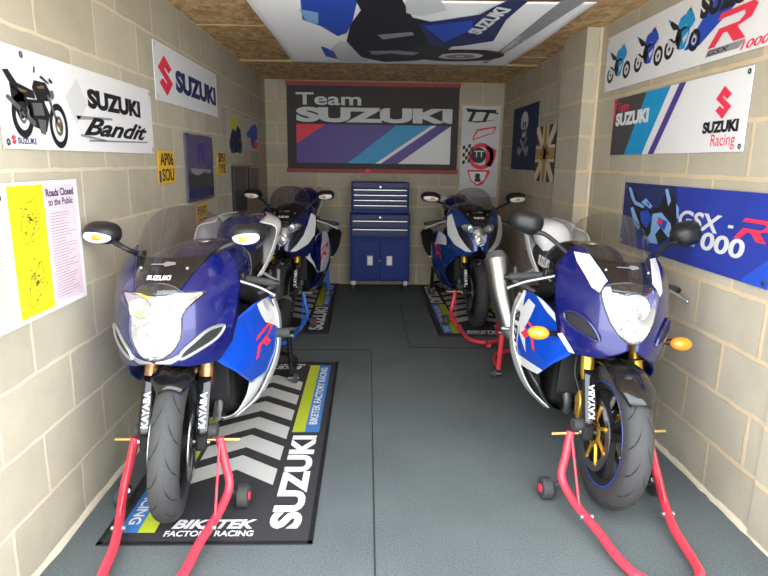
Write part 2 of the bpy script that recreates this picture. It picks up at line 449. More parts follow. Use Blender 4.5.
def bead(name, x, y0, y1, s):
    mb = MB(); n = 60; rg = []
    rnd = random.Random(3)
    for i in range(n + 1):
        y = y0 + (y1 - y0) * i / n; a = .010 + .010 * rnd.random(); h = .012 + .010 * rnd.random()
        rg.append([V(x, y, 0), V(x + s * a, y, 0), V(x + s * a * .7, y, h * .5), V(x, y, h)])
    mb.loft(rg); struct(name, mb, 'mortar')


bead('baseboard_left', XL, YF, YB, 1); bead('baseboard_right', XR, YF, 3.92, -1)
struct('trim_8', MB().box((1.485, 3.915, ZC / 2), (.022, .012, ZC)), 'mortar')


# ------------------------------------------------------------------ flat printed things
def plane_T(O, U, W, N, lift):
    O, U, W, N = V(*O), V(*U), V(*W), V(*N)
    return lambda x, y: O + U * x + W * y + N * lift


LEFT = lambda y0, z0: dict(O=(XL + .004, y0, z0), U=(0, 1, 0), W=(0, 0, 1), N=(1, 0, 0))       # x grows with depth: reads left to right
RIGHT = lambda y1, z0: dict(O=(XR - .004, y1, z0), U=(0, -1, 0), W=(0, 0, 1), N=(-1, 0, 0))
BACK = lambda x0, z0: dict(O=(x0, YB - .004, z0), U=(1, 0, 0), W=(0, 0, 1), N=(0, -1, 0))
FLOOR = lambda x0, y0: dict(O=(x0, y0, 0), U=(1, 0, 0), W=(0, 1, 0), N=(0, 0, 1))


class Sheet:
    def __init__(s, name, label, cat, frame, w, h, m, t=.004, group=None, tilt=0.0):
        O = V(*frame['O'])
        s.root = thing(name, label, cat, O, 0, group)
        s.fr = dict(frame); s.fr['O'] = (0, 0, 0); s.w, s.h, s.t = w, h, t
        if tilt:   # small rotation in the sheet's own plane
            U, W = V(*frame['U']), V(*frame['W'])
            s.fr['U'] = U * math.cos(tilt) + W * math.sin(tilt); s.fr['W'] = W * math.cos(tilt) - U * math.sin(tilt)
        s.lift = t
        T0 = plane_T(lift=0, **s.fr); T1 = plane_T(lift=t, **s.fr)
        mb = MB(); c = [(0, 0), (w, 0), (w, h), (0, h)]
        mb.loft([[T0(*q) for q in c], [T1(*q) for q in c]])
        mb.build('sheet', m, s.root, smooth=False)

    def T(s, up=1):
        return plane_T(lift=s.t + .0008 * up, **s.fr)

    def part(s, name, m, fn, up=1):
        """fn(mb, T)"""
        mb = MB(); T = s.T(up); fn(mb, T)
        return mb.build(name, m, s.root, smooth=False)

    def text(s, txt, box, m, up=2, name='lettering', **k):
        return s.part(name, m, lambda mb, T: put_text(mb, txt, box, T, **k), up)

    def poly(s, pts, m, name='printed_panel', up=1):
        return s.part(name, m, lambda mb, T: mb.flat(pts, T), up)

    def emblem(s, box, m='redink'):
        return s.part('emblem', m, lambda mb, T: put_poly(mb, EMBLEM, box, T), 2)

    def eyelets(s, pts, m='steel', r=.011):
        for x, y in pts:
            s.part('eyelet', m, lambda mb, T: ring2d(mb, x, y, r * .35, r, T, 14), 3)


def side_bike(s, x, y, L, pal, flip=False, naked=False, ys=1.0):
    """a printed motorcycle seen from the side, wheelbase L, ground at y"""
    sg = -1 if flip else 1
    X = lambda u: x + sg * u * L
    P = lambda pts: [(X(u), y + v * L * ys) for u, v in pts]
    mb = MB(); T = s.T(2); T2 = s.T(3); T3 = s.T(4)
    r = .215 * L
    mb.cur = 0
    for u in (0, 1):
        ring2d(mb, X(u), y + r, r * .58, r, T); ring2d(mb, X(u), y + r, 0, r * .2, T)
    mb.flat(P([(.02, .2), (.36, .28), (.36, .34), (.02, .25)]), T)               # swingarm
    mb.flat(P([(.28, .14), (.62, .10), (.72, .26), (.70, .46), (.30, .5), (.22, .34)]), T)      # engine
    mb.flat(P([(-.05, .60), (.0, .66), (.30, .53), (.34, .46), (.12, .48)]), T3)           # seat
    mb.cur = 1
    mb.flat(P([(.28, .50), (.36, .64), (.56, .68), (.66, .58), (.62, .48), (.40, .45)]), T2)    # tank
    if not naked:
        mb.flat(P([(.60, .70), (.74, .74), (.90, .60), (.97, .50), (.84, .42), (.70, .40), (.62, .52)]), T3)   # nose
        mb.flat(P([(.48, .40), (.80, .44), (.78, .30), (.66, .10), (.42, .10), (.50, .25)]), T3)            # side
    mb.flat(P([(-.18, .72), (.02, .64), (.20, .56), (.16, .48), (.02, .54)]), T2)           # tail
    mb.cur = 2
    mb.flat(P([(.98, .22), (1.02, .22), (.80, .66), (.75, .66)]), T2 if naked else T)             # fork
    mb.flat(P([(-.12, .30), (-.10, .38), (.34, .18), (.34, .12)]), T3)               # exhaust
    if naked:
        mb.flat(P([(.44, .20), (.66, .18), (.68, .36), (.46, .38)]), T3)
        mb.flat(P([(.74, .60), (.84, .60), (.86, .72), (.76, .74)]), T3)
        mb.flat(P([(.66, .72), (.80, .74), (.80, .77), (.66, .76)]), T3)
    else:
        mb.flat(P([(.64, .70), (.78, .78), (.82, .68), (.74, .70)]), T3)
        mb.flat(P([(.55, .28), (.76, .36), (.72, .26), (.60, .18)]), s.T(5))
    for u in (0, 1): ring2d(mb, X(u), y + r, r * .25, r * .42, T2)
    return mb.build('printed_motorcycle', pal, s.root, smooth=False)


# left wall: naked-bike banner nearest the door
s = Sheet('wall_banner', 'long white banner with black naked motorcycle and script lettering on left wall', 'banner', LEFT(1.86, 1.42), 1.275, .315, 'pvc', group='white banners on the left wall')
def naked_bike(mb, T0):
    L_ = lambda i, up, *qs: (setattr(mb, 'cur', i), [mb.flat(q, s.T(up)) for q in qs])
    mb.cur = 0
    ring2d(mb, .335, .085, .055, .078, s.T(2), 28, .80); ring2d(mb, .115, .105, .045, .070, s.T(2), 28, .85)
    L_(0, 2, [(.03, .235), (.06, .24), (.10, .205), (.19, .19), (.20, .165), (.12, .165), (.07, .19)], [(.185, .20), (.20, .225), (.27, .225), (.305, .19), (.28, .165), (.21, .16)], [(.06, .20), (.13, .17), (.15, .11), (.10, .09), (.065, .14)], [(.15, .16), (.25, .165), (.28, .12), (.25, .06), (.17, .075)])
    L_(1, 3, [(.175, .15), (.235, .155), (.245, .115), (.18, .11)], [(.20, .10), (.25, .10), (.24, .05), (.21, .055)], [(.03, .155), (.045, .165), (.185, .09), (.18, .07)], [(.27, .185), (.285, .185), (.34, .085), (.325, .08)], [(.29, .20), (.315, .205), (.32, .18), (.30, .17)])
    mb.cur = 1
    ring2d(mb, .335, .085, .022, .034, s.T(3), 20, .8); ring2d(mb, .115, .105, .015, .025, s.T(3), 20, .8)
    L_(2, 4, [(.21, .205), (.25, .215), (.26, .205), (.22, .20)], [(.10, .19), (.15, .185), (.14, .178), (.11, .18)], [(.325, .09), (.35, .105), (.36, .08), (.34, .065)])
    L_(0, 4, [(.235, .238), (.285, .222), (.295, .225), (.245, .246)], [(.295, .245), (.315, .235), (.312, .225), (.292, .232)], [(.20, .250), (.205, .270), (.212, .268), (.208, .248)])


s.part('printed_motorcycle', ['blackink', 'alloy', 'brass'], naked_bike, 1)
s.poly([(.47, .10), (.57, .18), (.50, .27), (.40, .19)], 'greypvc', 'grey_diamond')
s.text('SUZUKI', (.575, .168, 1.12, .245), 'blackink', bold=.06)
s.text('Bandit', (.52, .062, 1.19, .135), 'blackink', bold=.03, shear=.55)
s.part('script_flourish', 'greyink', lambda mb, T: [mb.flat(q, T) for q in ([(.48, .118), (.80, .136), (.79, .144), (.47, .132)], [(.56, .038), (1.18, .050), (1.20, .058), (.56, .046)], [(.49, .056), (.70, .042), (.72, .050), (.50, .066)])], 1)
s.emblem((.036, .012, .066, .044)); s.text('SUZUKI', (.072, .016, .175, .036), 'navyink', bold=.03)
s.eyelets([(.02, .02), (.14, .295), (1.255, .295), (1.255, .02)])

s = Sheet('wall_banner', 'white banner with red emblem and navy lettering high on left wall', 'banner', LEFT(3.22, 1.70), 1.285, .30, 'pvc', group='white banners on the left wall')
s.emblem((.05, .035, .285, .245)); s.text('SUZUKI', (.335, .075, 1.235, .20), 'navyink', bold=.06)
s.eyelets([(.02, .02), (.02, .28), (1.265, .28), (1.265, .02)])


def plate(y, z, w, h, l1, l2, label, blue=True):
    s = Sheet('number_plate', label, 'number plate', LEFT(y, z), w, h, 'plate', .003, 'yellow number plates on the left wall')
    s.text(l1, (w * .12, h * .55, w * .92, h * .93), 'blackink', bold=.02)
    s.text(l2, (w * .20, h * .08, w * .92, h * .46), 'blackink', bold=.02)
    if blue: s.poly([(.005, .01), (w * .13, .01), (w * .13, h * .4), (.005, h * .4)], 'navyink', 'country_band')


plate(3.185, 1.26, .265, .18, 'AP06', 'SOU', 'yellow number plate reading AP06 SOU under the white banners')
plate(4.43, 1.28, .25, .175, 'SP51', 'YYE', 'small yellow number plate right of the purple poster, partly legible', False)
plate(3.83, .93, .255, .17, 'EJ03', 'OFT', 'lowest yellow number plate, just below the purple poster', False)

s = Sheet('framed_poster', 'dusky purple framed poster with pale figure on left wall', 'poster', LEFT(3.66, 1.13), .61, .42, 'posterpurple', .012)
s.part('frame', 'steel', lambda mb, T: [mb.flat(q, T) for q in ([(0, 0), (.61, 0), (.61, .012), (0, .012)], [(0, .408), (.61, .408), (.61, .42), (0, .42)], [(0, 0), (.012, 0), (.012, .42), (0, .42)], [(.598, 0), (.61, 0), (.61, .42), (.598, .42)])], 3)
s.poly([(.02, .02), (.59, .02), (.59, .20), (.02, .20)], 'posterdark', 'dark_scene', 1)
s.poly([(.02, .02), (.59, .02), (.59, .075), (.02, .075)], 'navyink', 'blue_strip', 2)
s.poly([(.24, .235), (.29, .24), (.30, .30), (.33, .30), (.34, .235), (.39, .235), (.40, .34), (.36, .37), (.26, .37), (.22, .34)], 'violet', 'pale_figure', 2)
s.poly([(.06, .21), (.56, .195), (.52, .165), (.36, .185), (.22, .16), (.09, .18)], 'greyink', 'pale_cloud', 2)

s = Sheet('wall_decal', 'black and lime rider picture on a pale sheet, left wall', 'decal', LEFT(4.78, 1.43), .58, .35, 'backing', .002)
s.poly([(.08, .05), (.20, .0 + .02), (.42, .03), (.52, .10), (.50, .22), (.34, .26), (.22, .24), (.12, .16)], 'posterblue', 'printed_motorcycle')
s.poly([(.16, .22), (.30, .20), (.40, .27), (.34, .31), (.24, .33), (.14, .30)], 'lime', 'printed_rider', 2)
s.part('wheels', 'blackink', lambda mb, T: [ring2d(mb, .16, .085, .03, .07, T, 20, 1.4), ring2d(mb, .44, .085, .03, .07, T, 20, 1.4)], 3)
s = Sheet('wall_decal', 'blue and red rider picture on a pale sheet, left wall', 'decal', LEFT(5.38, 1.48), .76, .29, 'backing', .002)
s.poly([(.15, .15), (.42, .24), (.60, .26), (.70, .22), (.68, .12), (.55, .10), (.48, .02), (.36, .05), (.34, .12), (.20, .12)], 'blueink', 'printed_rider')
s.poly([(.38, .02), (.66, .03), (.70, .08), (.52, .10)], 'redink', 'red_patch', 2)
s = Sheet('picture_frame', 'tall dark glazed picture near back corner of left wall', 'picture', LEFT(4.88, .95), .53, .40, 'posterdark', .015, 'dark pictures by the back left corner')
s.part('frame', 'alloy', lambda mb, T: [mb.flat(q, T) for q in ([(0, 0), (.02, 0), (.02, .40), (0, .40)], [(0, .388), (.53, .388), (.53, .40), (0, .40)], [(.51, 0), (.53, 0), (.53, .40), (.51, .40)])], 3)
s = Sheet('picture_frame', 'smaller dark glazed picture nearest the back wall on left wall', 'picture', LEFT(5.54, 1.08), .47, .25, 'posterdark', .015, 'dark pictures by the back left corner')
s.part('frame', 'alloy', lambda mb, T: [mb.flat(q, T) for q in ([(0, 0), (.02, 0), (.02, .25), (0, .25)], [(0, .24), (.47, .24), (.47, .25), (0, .25)])], 3)

# race road-closure poster: pale yellow column, yellow map column, pink column
s = Sheet('road_closure_poster', 'poster with yellow maps and a pink road closure notice on left wall', 'poster', LEFT(1.66, .86), .625, .455, 'paper', .003)
s.poly([(.015, .03), (.165, .03), (.165, .43), (.015, .43)], 'paleyellow', 'timetable_panel')
s.poly([(.18, .015), (.385, .015), (.385, .445), (.18, .445)], 'yellow', 'map_panel')
s.poly([(.39, .02), (.60, .02), (.60, .44), (.39, .44)], 'pink', 'notice_panel')


def maplines(mb, T, cy):
    rnd = random.Random(int(cy * 100))
    for _ in (0,):
        pts = []
        for k in range(11):
            a = 2 * PI * k / 11; rr = .035 + .025 * rnd.random()
            pts.append((.285 + rr * math.cos(a) * .8 + .03 * math.sin(a), cy + rr * 1.5 * math.sin(a)))
        for i in range(len(pts)):
            (a, b), (c, d) = pts[i], pts[(i + 1) % len(pts)]
            L = math.hypot(c - a, d - b); nx, ny = (d - b) / L * .0009, -(c - a) / L * .0009
            mb.flat([(a - nx, b - ny), (c - nx, d - ny), (c + nx, d + ny), (a + nx, b + ny)], T)
        for k in range(60):
            a = rnd.random() * 6.28; rr = .06 * rnd.random(); px, py = .285 + rr * math.cos(a), cy + rr * 1.4 * math.sin(a); q = .006 + .012 * rnd.random()
            mb.flat([(px, py), (px + q, py + .003), (px + q, py + .005), (px, py + .002)], T)


for cy in (.33, .12): s.part('island_map', 'posterdark', lambda mb, T: maplines(mb, T, cy), 2)


def textlines(x0, x1, y0, y1, n, hgt=.003, seed=1):
    def fn(mb, T):
        rnd = random.Random(seed)
        for k in range(n):
            y = y0 + (y1 - y0) * k / n; q = x0 + (x1 - x0) * (.55 + .45 * rnd.random())
            mb.flat([(x0, y), (q, y), (q, y + hgt), (x0, y + hgt)], T)
    return fn


s.text('Roads Closed', (.40, .40, .59, .428), 'navyink', bold=.03); s.text('to the Public', (.41, .368, .58, .393), 'navyink', bold=.02)
s.part('small_print', 'greyink', textlines(.41, .585, .04, .35, 30, .0025), 2)
s.part('small_print', 'greyink', textlines(.03, .155, .05, .30, 24, .0025, 2), 2)
s.text('TT', (.03, .34, .15, .42), 'blackink', bold=.03)

# right wall
s = Sheet('wall_banner', 'top white banner with three small motorcycles and large red R on right wall', 'banner', RIGHT(3.80, 1.84), 1.66, .32, 'pvc', group='banners stacked on the right wall')
s.poly([(.93, .085), (1.06, .085), (1.42, .255), (1.42, .32), (1.22, .32)], 'blueink', 'blue_swoosh')
for k, (u, pal) in enumerate(((.085, ['blackink', 'cyanink', 'greypvc']), (.455, ['blackink', 'blueink', 'greypvc']), (.79, ['blackink', 'cyanink', 'greypvc']))):
    side_bike(s, u, .045 + .012 * k, .225, pal, ys=1.2)
s.text('SUZUKI', (1.04, .195, 1.50, .30), 'blackink', bold=.06)
Rl = [(0, 0), (.20, 0), (.31, .36), (.42, .36), (.70, 0), (1, 0), (.66, .42), (.95, .56), (1, .86), (.86, 1), (.05, 1), (0, .82), (.70, .82), (.75, .70), (.66, .54), (.14, .54)]
s.part('red_letter', 'redink', lambda mb, T: put_poly(mb, [(u + .25 * (v - .5), v) for u, v in Rl], (1.17, .055, 1.43, .185), T), 4)
s.poly([(1.12, .022), (1.36, .022), (1.40, .05), (1.14, .05)], 'greyink', 'grey_bar'); s.text('GSX', (1.14, .026, 1.30, .046), 'blackink', bold=.02, shear=.3); s.text('1000', (1.37, .01, 1.55, .042), 'redink', bold=.02, shear=.3)
s.eyelets([(.02, .02), (.02, .30), (1.60, .02)])

s = Sheet('wall_banner', 'middle white banner with black block, blue stripes and red emblem on right wall', 'banner', RIGHT(3.61, 1.455), 1.285, .325, 'pvc', group='banners stacked on the right wall')
s.poly([(0, 0), (.25, 0), (.45, .325), (0, .325)], 'charcoal', 'black_block')
s.poly([(0, .13), (.045, .325), (0, .325)], 'redink', 'red_corner', 2)
s.poly([(.20, 0), (.42, 0), (.66, .325), (.41, .325)], 'cyanink', 'blue_stripe', 2)
s.poly([(.49, 0), (.555, 0), (.80, .325), (.74, .325)], 'violet', 'violet_stripe', 2)
s.text('Team', (.055, .245, .21, .30), 'redink', up=4, bold=.015); s.text('SUZUKI', (.045, .165, .46, .24), 'pvc', up=4, bold=.06)
s.emblem((1.06, .135, 1.175, .27)); s.text('SUZUKI', (.985, .08, 1.24, .13), 'blackink', bold=.06); s.text('Racing', (1.06, .01, 1.23, .075), 'redink', bold=.0)
s.eyelets([(.02, .02), (.02, .305), (1.265, .305), (1.265, .02)], 'blackink')

s = Sheet('wall_banner', 'lowest banner, deep blue with motorcycle and silver and red lettering on right wall', 'banner', RIGHT(3.35, .95), 1.285, .35, 'royalink', group='banners stacked on the right wall')
s.poly([(0, 0), (.10, 0), (.62, .20), (.56, .35), (0, .35)], 'navyink', 'dark_corner')
s.poly([(1.12, 0), (1.285, 0), (1.285, .12), (1.20, .06)], 'blueink', 'pale_sweep')


def facing_bike(mb, T):
    L_ = lambda i, up, *qs: (setattr(mb, 'cur', i), [mb.flat(q, s.T(up)) for q in qs])
    L_(0, 2, [(.06, .31), (.14, .30), (.20, .24), (.31, .21), (.42, .24), (.48, .33), (.56, .30), (.61, .22), (.57, .11), (.46, .05), (.30, .06), (.18, .12), (.12, .20)])
    L_(1, 3, [(.05, .325), (.085, .32), (.15, .255), (.26, .235), (.25, .22), (.14, .235), (.09, .27)], [(.22, .25), (.27, .275), (.35, .24), (.33, .225)], [(.10, .21), (.13, .22), (.24, .12), (.22, .10), (.16, .13)],
       [(.36, .20), (.45, .215), (.55, .17), (.58, .12), (.54, .10), (.46, .14), (.41, .10), (.45, .055), (.37, .05), (.33, .07), (.36, .10)], [(.46, .33), (.49, .335), (.53, .28), (.51, .25)], [(.58, .27), (.61, .25), (.62, .20), (.60, .20)])
    L_(2, 4, [(.22, .20), (.30, .215), (.36, .18), (.31, .12), (.24, .15)], [(.42, .19), (.52, .175), (.50, .13), (.44, .145)], [(.27, .26), (.32, .25), (.31, .235)])
    L_(3, 5, [(.43, .18), (.48, .175), (.465, .15), (.445, .165), (.43, .15), (.42, .165)])


s.part('printed_motorcycle', ['blackink', 'skyblue', 'blueink', 'redink'], facing_bike, 3)
s.text('GSX', (.62, .165, .96, .245), 'greypvc', up=3, bold=.03, shear=.2); s.poly([(1.005, .200), (1.04, .200), (1.043, .212), (1.008, .212)], 'greypvc', 'dash', 3)
s.part('red_letter', 'redink', lambda mb, T: put_poly(mb, [(u + .25 * (v - .5), v) for u, v in Rl], (1.075, .165, 1.275, .25), T), 3)
s.text('1000', (.75, .085, 1.13, .165), 'greypvc', up=3, bold=.03, shear=.1)
s.eyelets([(.02, .02), (.02, .33), (1.265, .02), (1.265, .33)])

# right wall behind the pier
s = Sheet('skull_poster', 'dark blue cloth poster with pale skull in back right corner', 'poster', RIGHT(6.11, 1.34), .88, .59, 'posterblue', .004)
s.part('skull', 'greypvc', lambda mb, T: (mb.flat([(.44 + .13 * math.cos(a), .44 + .10 * math.sin(a)) for a in [2 * PI * k / 20 for k in range(20)]], T), mb.flat([(.36, .38), (.52, .38), (.50, .30), (.38, .30)], T)), 1)
s.part('crossed_pistons', 'greyink', lambda mb, T: [mb.flat(q, T) for q in ([(.26, .14), (.32, .13), (.58, .29), (.54, .30)], [(.60, .14), (.55, .12), (.30, .28), (.34, .30)], [(.24, .22), (.34, .20), (.32, .15), (.22, .15)], [(.50, .20), (.62, .22), (.62, .16), (.52, .14)])], 2)
s.part('eye_sockets', 'blackink', lambda mb, T: [mb.flat(circ(.40, .42, .03, 12), T), mb.flat(circ(.48, .42, .03, 12), T)], 3)

s = Sheet('union_flag', 'sepia union flag hanging beside the block pier on right wall', 'flag', RIGHT(5.23, 1.25), .54, .46, 'charcoal', .004)
w_, h_ = .54, .46
s.part('saltire', 'cream', lambda mb, T: [mb.flat(q, T) for q in ([(0, 0), (.07, 0), (w_, h_ - .05), (w_, h_), (w_ - .07, h_), (0, .05)], [(w_, 0), (w_ - .07, 0), (0, h_ - .05), (0, h_), (.07, h_), (w_, .05)])], 1)
s.part('cross_border', 'cream', lambda mb, T: [mb.flat(q, T) for q in ([(.19, 0), (.35, 0), (.35, h_), (.19, h_)], [(0, .16), (w_, .16), (w_, .30), (0, .30)])], 2)
s.part('cross', 'tan', lambda mb, T: [mb.flat(q, T) for q in ([(.225, 0), (.315, 0), (.315, h_), (.225, h_)], [(0, .185), (w_, .185), (w_, .275), (0, .275)])], 3)
s.text('SUZUKI', (.15, .215, .40, .25), 'blackink', up=4, bold=.02)

# back wall
s = Sheet('team_banner', 'big charcoal team banner with coloured diagonal stripes on back wall', 'banner', BACK(-.885, 1.29), 1.88, .925, 'charcoal', .01)
x0, x1, y0, y1 = .10, 1.80, .085, .50
s.poly([(x0, y0), (x1, y0), (x1, y1), (x0, y1)], 'violet', 'violet_field', 1)
s.poly([(x0, .29), (.42, y1), (x0, y1)], 'redink', 'red_corner', 2)
s.poly([(.66, y0), (1.0, y0), (1.60, y1), (1.20, y1)], 'cyanink', 'blue_stripe', 2)
s.poly([(.97, y0), (1.03, y0), (1.64, y1), (1.58, y1)], 'pvc', 'white_stripe', 3)
s.poly([(1.22, y0), (x1, y0), (x1, y1)], 'pvc', 'white_corner', 2)
s.text('Team', (.10, .70, .81, .83), 'greypvc', bold=.02); s.text('SUZUKI', (.10, .52, 1.81, .68), 'greypvc', bold=.06)
for nm, z in (('top_rail', .90), ('bottom_rail', -.02)):
    mb = MB(); T = s.T(0)
    p = T(.94, z + .022); mb.box(p + V(0, -.008, 0), (1.90, .025, .045)); mb.build(nm, 'rail', s.root, bevel=.004)
mb = MB(); mb.box(s.T(0)(.89, 0) + V(0, -.026, 0), (.06, .012, .05)); mb.build('rail_bracket', 'redink', s.root)

s = Sheet('racing_poster', 'tall pale poster with black TT letters and red island crest on back wall', 'poster', BACK(1.035, 1.02), .425, .99, 'greypvc', .004)
s.text('TT', (.05, .82, .38, .95), 'blackink', bold=.03, shear=.3)
s.part('letter_bar', 'blackink', lambda mb, T: [mb.flat([(.03, .83), (.16, .81), (.40, .845), (.15, .825)], T), mb.flat([(.03, .945), (.40, .905), (.40, .92), (.05, .962)], T)], 2)
s.part('red_crest', 'redink', lambda mb, T: (ring2d(mb, .23, .45, .10, .145, T, 24, 1), mb.flat([(.28, .57), (.40, .52), (.39, .42), (.34, .33), (.28, .36)], T), mb.flat([(.08, .30), (.33, .30), (.34, .28), (.30, .20), (.26, .14), (.20, .12), (.12, .18)], T)), 1)
s.part('island_outline', 'redink', lambda mb, T: [mb.flat(q, T) for q in ([(.13, .63), (.18, .72), (.17, .74), (.12, .64)], [(.17, .72), (.37, .76), (.37, .775), (.17, .74)], [(.37, .775), (.385, .77), (.36, .70), (.35, .70)], [(.13, .62), (.35, .70), (.35, .71), (.13, .635)])], 2)
s.part('helmet', 'blackink', lambda mb, T: mb.flat(circ(.20, .46, .085, 20), T), 3)
s.text('TT', (.15, .44, .26, .51), 'greypvc', up=4, bold=.02)
s.part('chequered_flag', 'blackink', lambda mb, T: [mb.flat([(.02 + .03 * i, .36 + .04 * j + .008 * i), (.05 + .03 * i, .368 + .04 * j + .008 * i), (.05 + .03 * i, .408 + .04 * j + .008 * i), (.02 + .03 * i, .40 + .04 * j + .008 * i)], T) for i in range(4) for j in range(5) if (i + j) % 2 == 0], 2)
s.part('inner_crest', 'pvc', lambda mb, T: mb.flat([(.10, .28), (.30, .28), (.28, .20), (.20, .14), (.13, .19)], T), 2)
s.part('small_figure', 'blackink', lambda mb, T: [mb.flat(circ(.20, .235, .03, 12), T), mb.flat([(.17, .17), (.24, .17), (.23, .21), (.17, .21)], T)], 3)

# ceiling flag, sagging a little below the boards
root = thing('ceiling_flag', 'large white flag with a blue sports motorcycle hung under the ceiling boards', 'flag', (.25, 3.9, 2.15))
FX, FY = 1.68, 1.86


def ceil_T(up):
    def T(x, y):   # x right, y away from the door, both centred
        sag = -.014 * math.cos(x * 1.7) * math.cos(y * 1.5) - .004 * math.sin(y * 4 + x * 2) + .02 * max(0, abs(x) - .7)
        return V(x, y + .04 * x * (1 if y > 0 else 0) * y, sag - .0022 * up)
    return T


MB().grid(lambda u, v: ceil_T(0)((u - .5) * FX, (v - .5) * FY), 40, 40).build('cloth', 'flagwhite', root, solid=.002, off=1)


def cpart(name, m, polys, up):
    mb = MB()
    for q in polys: mb.flat(q, ceil_T(up), 3)
    return mb.build(name, m, root, smooth=False)


cpart('printed_fairing', 'blueink', [[(-.57, -.98), (-.61, -.51), (-.52, -.35), (-.44, -.10), (-.38, -.20), (-.34, -.49), (-.30, -.98)]], 1)
cpart('printed_headlight', 'skyblue', [[(-.60, -.75), (-.59, -.47), (-.53, -.42), (-.51, -.68)]], 2)
cpart('printed_beak', 'blueink', [[(-.57, .23), (-.56, .60), (-.48, .72), (-.49, .40), (-.54, .26)]], 1)
cpart('printed_belly', 'greypvc', [[(-.44, .05), (-.37, .05), (-.20, .69), (-.30, .82), (-.47, .80), (-.53, .41)]], 1)
cpart('printed_engine', 'blackink', [[(-.32, -.98), (-.29, -.75), (-.35, -.44), (-.39, .02), (-.30, .57), (-.13, .80), (.10, .70), (.25, .50), (.30, -.02), (.12, -.50), (-.02, -.62), (-.10, -.98)]], 2)
cpart('printed_frame', 'greyink', [[(-.25, .30), (-.05, .24), (.10, .30), (.06, .42), (-.10, .36), (-.22, .44)]], 3)
cpart('printed_cover', 'greyink', [[(-.20, -.2), (0, -.30), (.02, -.22), (-.16, -.08)]], 3)
cpart('printed_seat_panel', 'greypvc', [[(-.08, -.98), (.08, -.98), (.14, -.78), (.02, -.66), (-.06, -.72)]], 3)
cpart('printed_tail', 'navyink', [[(.02, -.50), (.12, -.56), (.32, -.70), (.40, -.98), (.50, -.98), (.48, -.60), (.52, -.10), (.34, .06), (.16, .12)]], 3)
cpart('printed_tail_stripe', 'blueink', [[(.05, -.46), (.14, -.50), (.30, -.60), (.34, -.40), (.22, -.06)]], 4)
mb = MB(); ring2d(mb, .40, .45, .14, .27, ceil_T(2), 36, 1.15); mb.build('printed_wheel', 'blackink', root, smooth=False)
mb = MB(); ring2d(mb, .40, .45, .03, .09, ceil_T(3), 28, 1.15); mb.build('printed_brake_disc', 'greyink', root, smooth=False)
mb = MB(); _c = ceil_T(5)
put_text(mb, 'SUZUKI', (0, 0, 1, 1), lambda x, y: _c(.40 + .055 * x - .085 * y + .0, -.28 - .55 * x - .05 * y), bold=.06)
mb.build('lettering', 'pvc', root, smooth=False)
cpart('grey_sweep', 'greyink', [[(.62, .80), (.66, .80), (.78, -.98), (.66, -.98), (.64, -.2)]], 1)


# ------------------------------------------------------------------ garage mats
def garage_mat(x0, y0, label):
    W, L = .795, 2.0
    s = Sheet('garage_mat', label, 'floor mat', FLOOR(x0, y0), W, L, 'matblack', .005, 'printed garage mats under the motorcycles')
    s.part('binding', 'blackink', lambda mb, T: [mb.flat(q, T) for q in ([(0, 0), (W, 0), (W, .018), (0, .018)], [(0, L - .018), (W, L - .018), (W, L), (0, L)], [(0, 0), (.018, 0), (.018, L), (0, L)], [(W - .018, 0), (W, 0), (W, L), (W - .018, L)])], 1)
    # both long edges: lettering at one end, stripes at the other; the mat reads the same turned half round
    for half in (0, 1):
        G = (lambda T: (lambda x, y: T(W - x, L - y))) if half else (lambda T: T)
        T2 = G(s.T(2))
        mb = MB(); put_text(mb, 'SUZUKI', (0, 0, .78, .125), lambda x, y: T2(W - .055 - y, .09 + x), bold=.05); mb.build('lettering', 'matwhite', s.root, smooth=False)
        mb = MB(); mb.flat([(W - .19, .91), (W - .125, .91), (W - .125, 1.93), (W - .19, 1.93)], G(s.T(1))); mb.build('lime_stripe', 'lime', s.root, smooth=False)
        mb = MB(); mb.flat([(W - .125, .91), (W - .05, .91), (W - .05, 1.93), (W - .125, 1.93)], G(s.T(1))); mb.build('blue_stripe', 'matblue', s.root, smooth=False)
        mb = MB(); put_text(mb, 'BIKETEK FACTORY RACING', (0, 0, .88, .045), lambda x, y: T2(W - .068 - y, 1.0 + x), bold=.03); mb.build('lettering', 'matwhite', s.root, smooth=False)
        mb = MB(); put_text(mb, 'BIKETEK', (.245, .092, .565, .15), T2, bold=.04, shear=.25); put_text(mb, 'FACTORY RACING', (.23, .045, .565, .08), T2, bold=.03); mb.build('lettering', 'matwhite', s.root, smooth=False)
    for k in range(6):
        y = .40 + k * .215
        s.part('chevron', 'matgrey', lambda mb, T: mb.flat([(.21, y), (.40, y + .13), (.585, y), (.585, y + .135), (.40, y + .265), (.21, y + .135)], T), 2)


garage_mat(-.99, 1.91, 'black chevron mat under the front left motorcycle, nearest the door')
garage_mat(-1.13 + .02, 4.70 - .08, 'black chevron mat under the rear left motorcycle, near back wall')
garage_mat(.595, 4.56, 'black chevron mat under the rear right motorcycle, near back wall')


# ------------------------------------------------------------------ motorcycles
class Patch:
    """smooth surface through rows of control points; s = +1 / -1 mirrors it"""
    def __init__(p, rows, s=1): p.rows = [[V(q[0] * s, q[1], q[2]) for q in r] for r in rows]; p.s = s

    def P(p, u, v): return cr([cr(r, v) for r in p.rows], u)

    def N(p, u, v):
        e = .004
        a = p.P(min(u + e, 1), v) - p.P(max(u - e, 0), v); b = p.P(u, min(v + e, 1)) - p.P(u, max(v - e, 0))
        n = a.cross(b); n.normalize()
        return n if n.x * p.s > 0 else -n

    def T(p, up): return lambda u, v: p.P(u, v) + p.N(u, v) * up


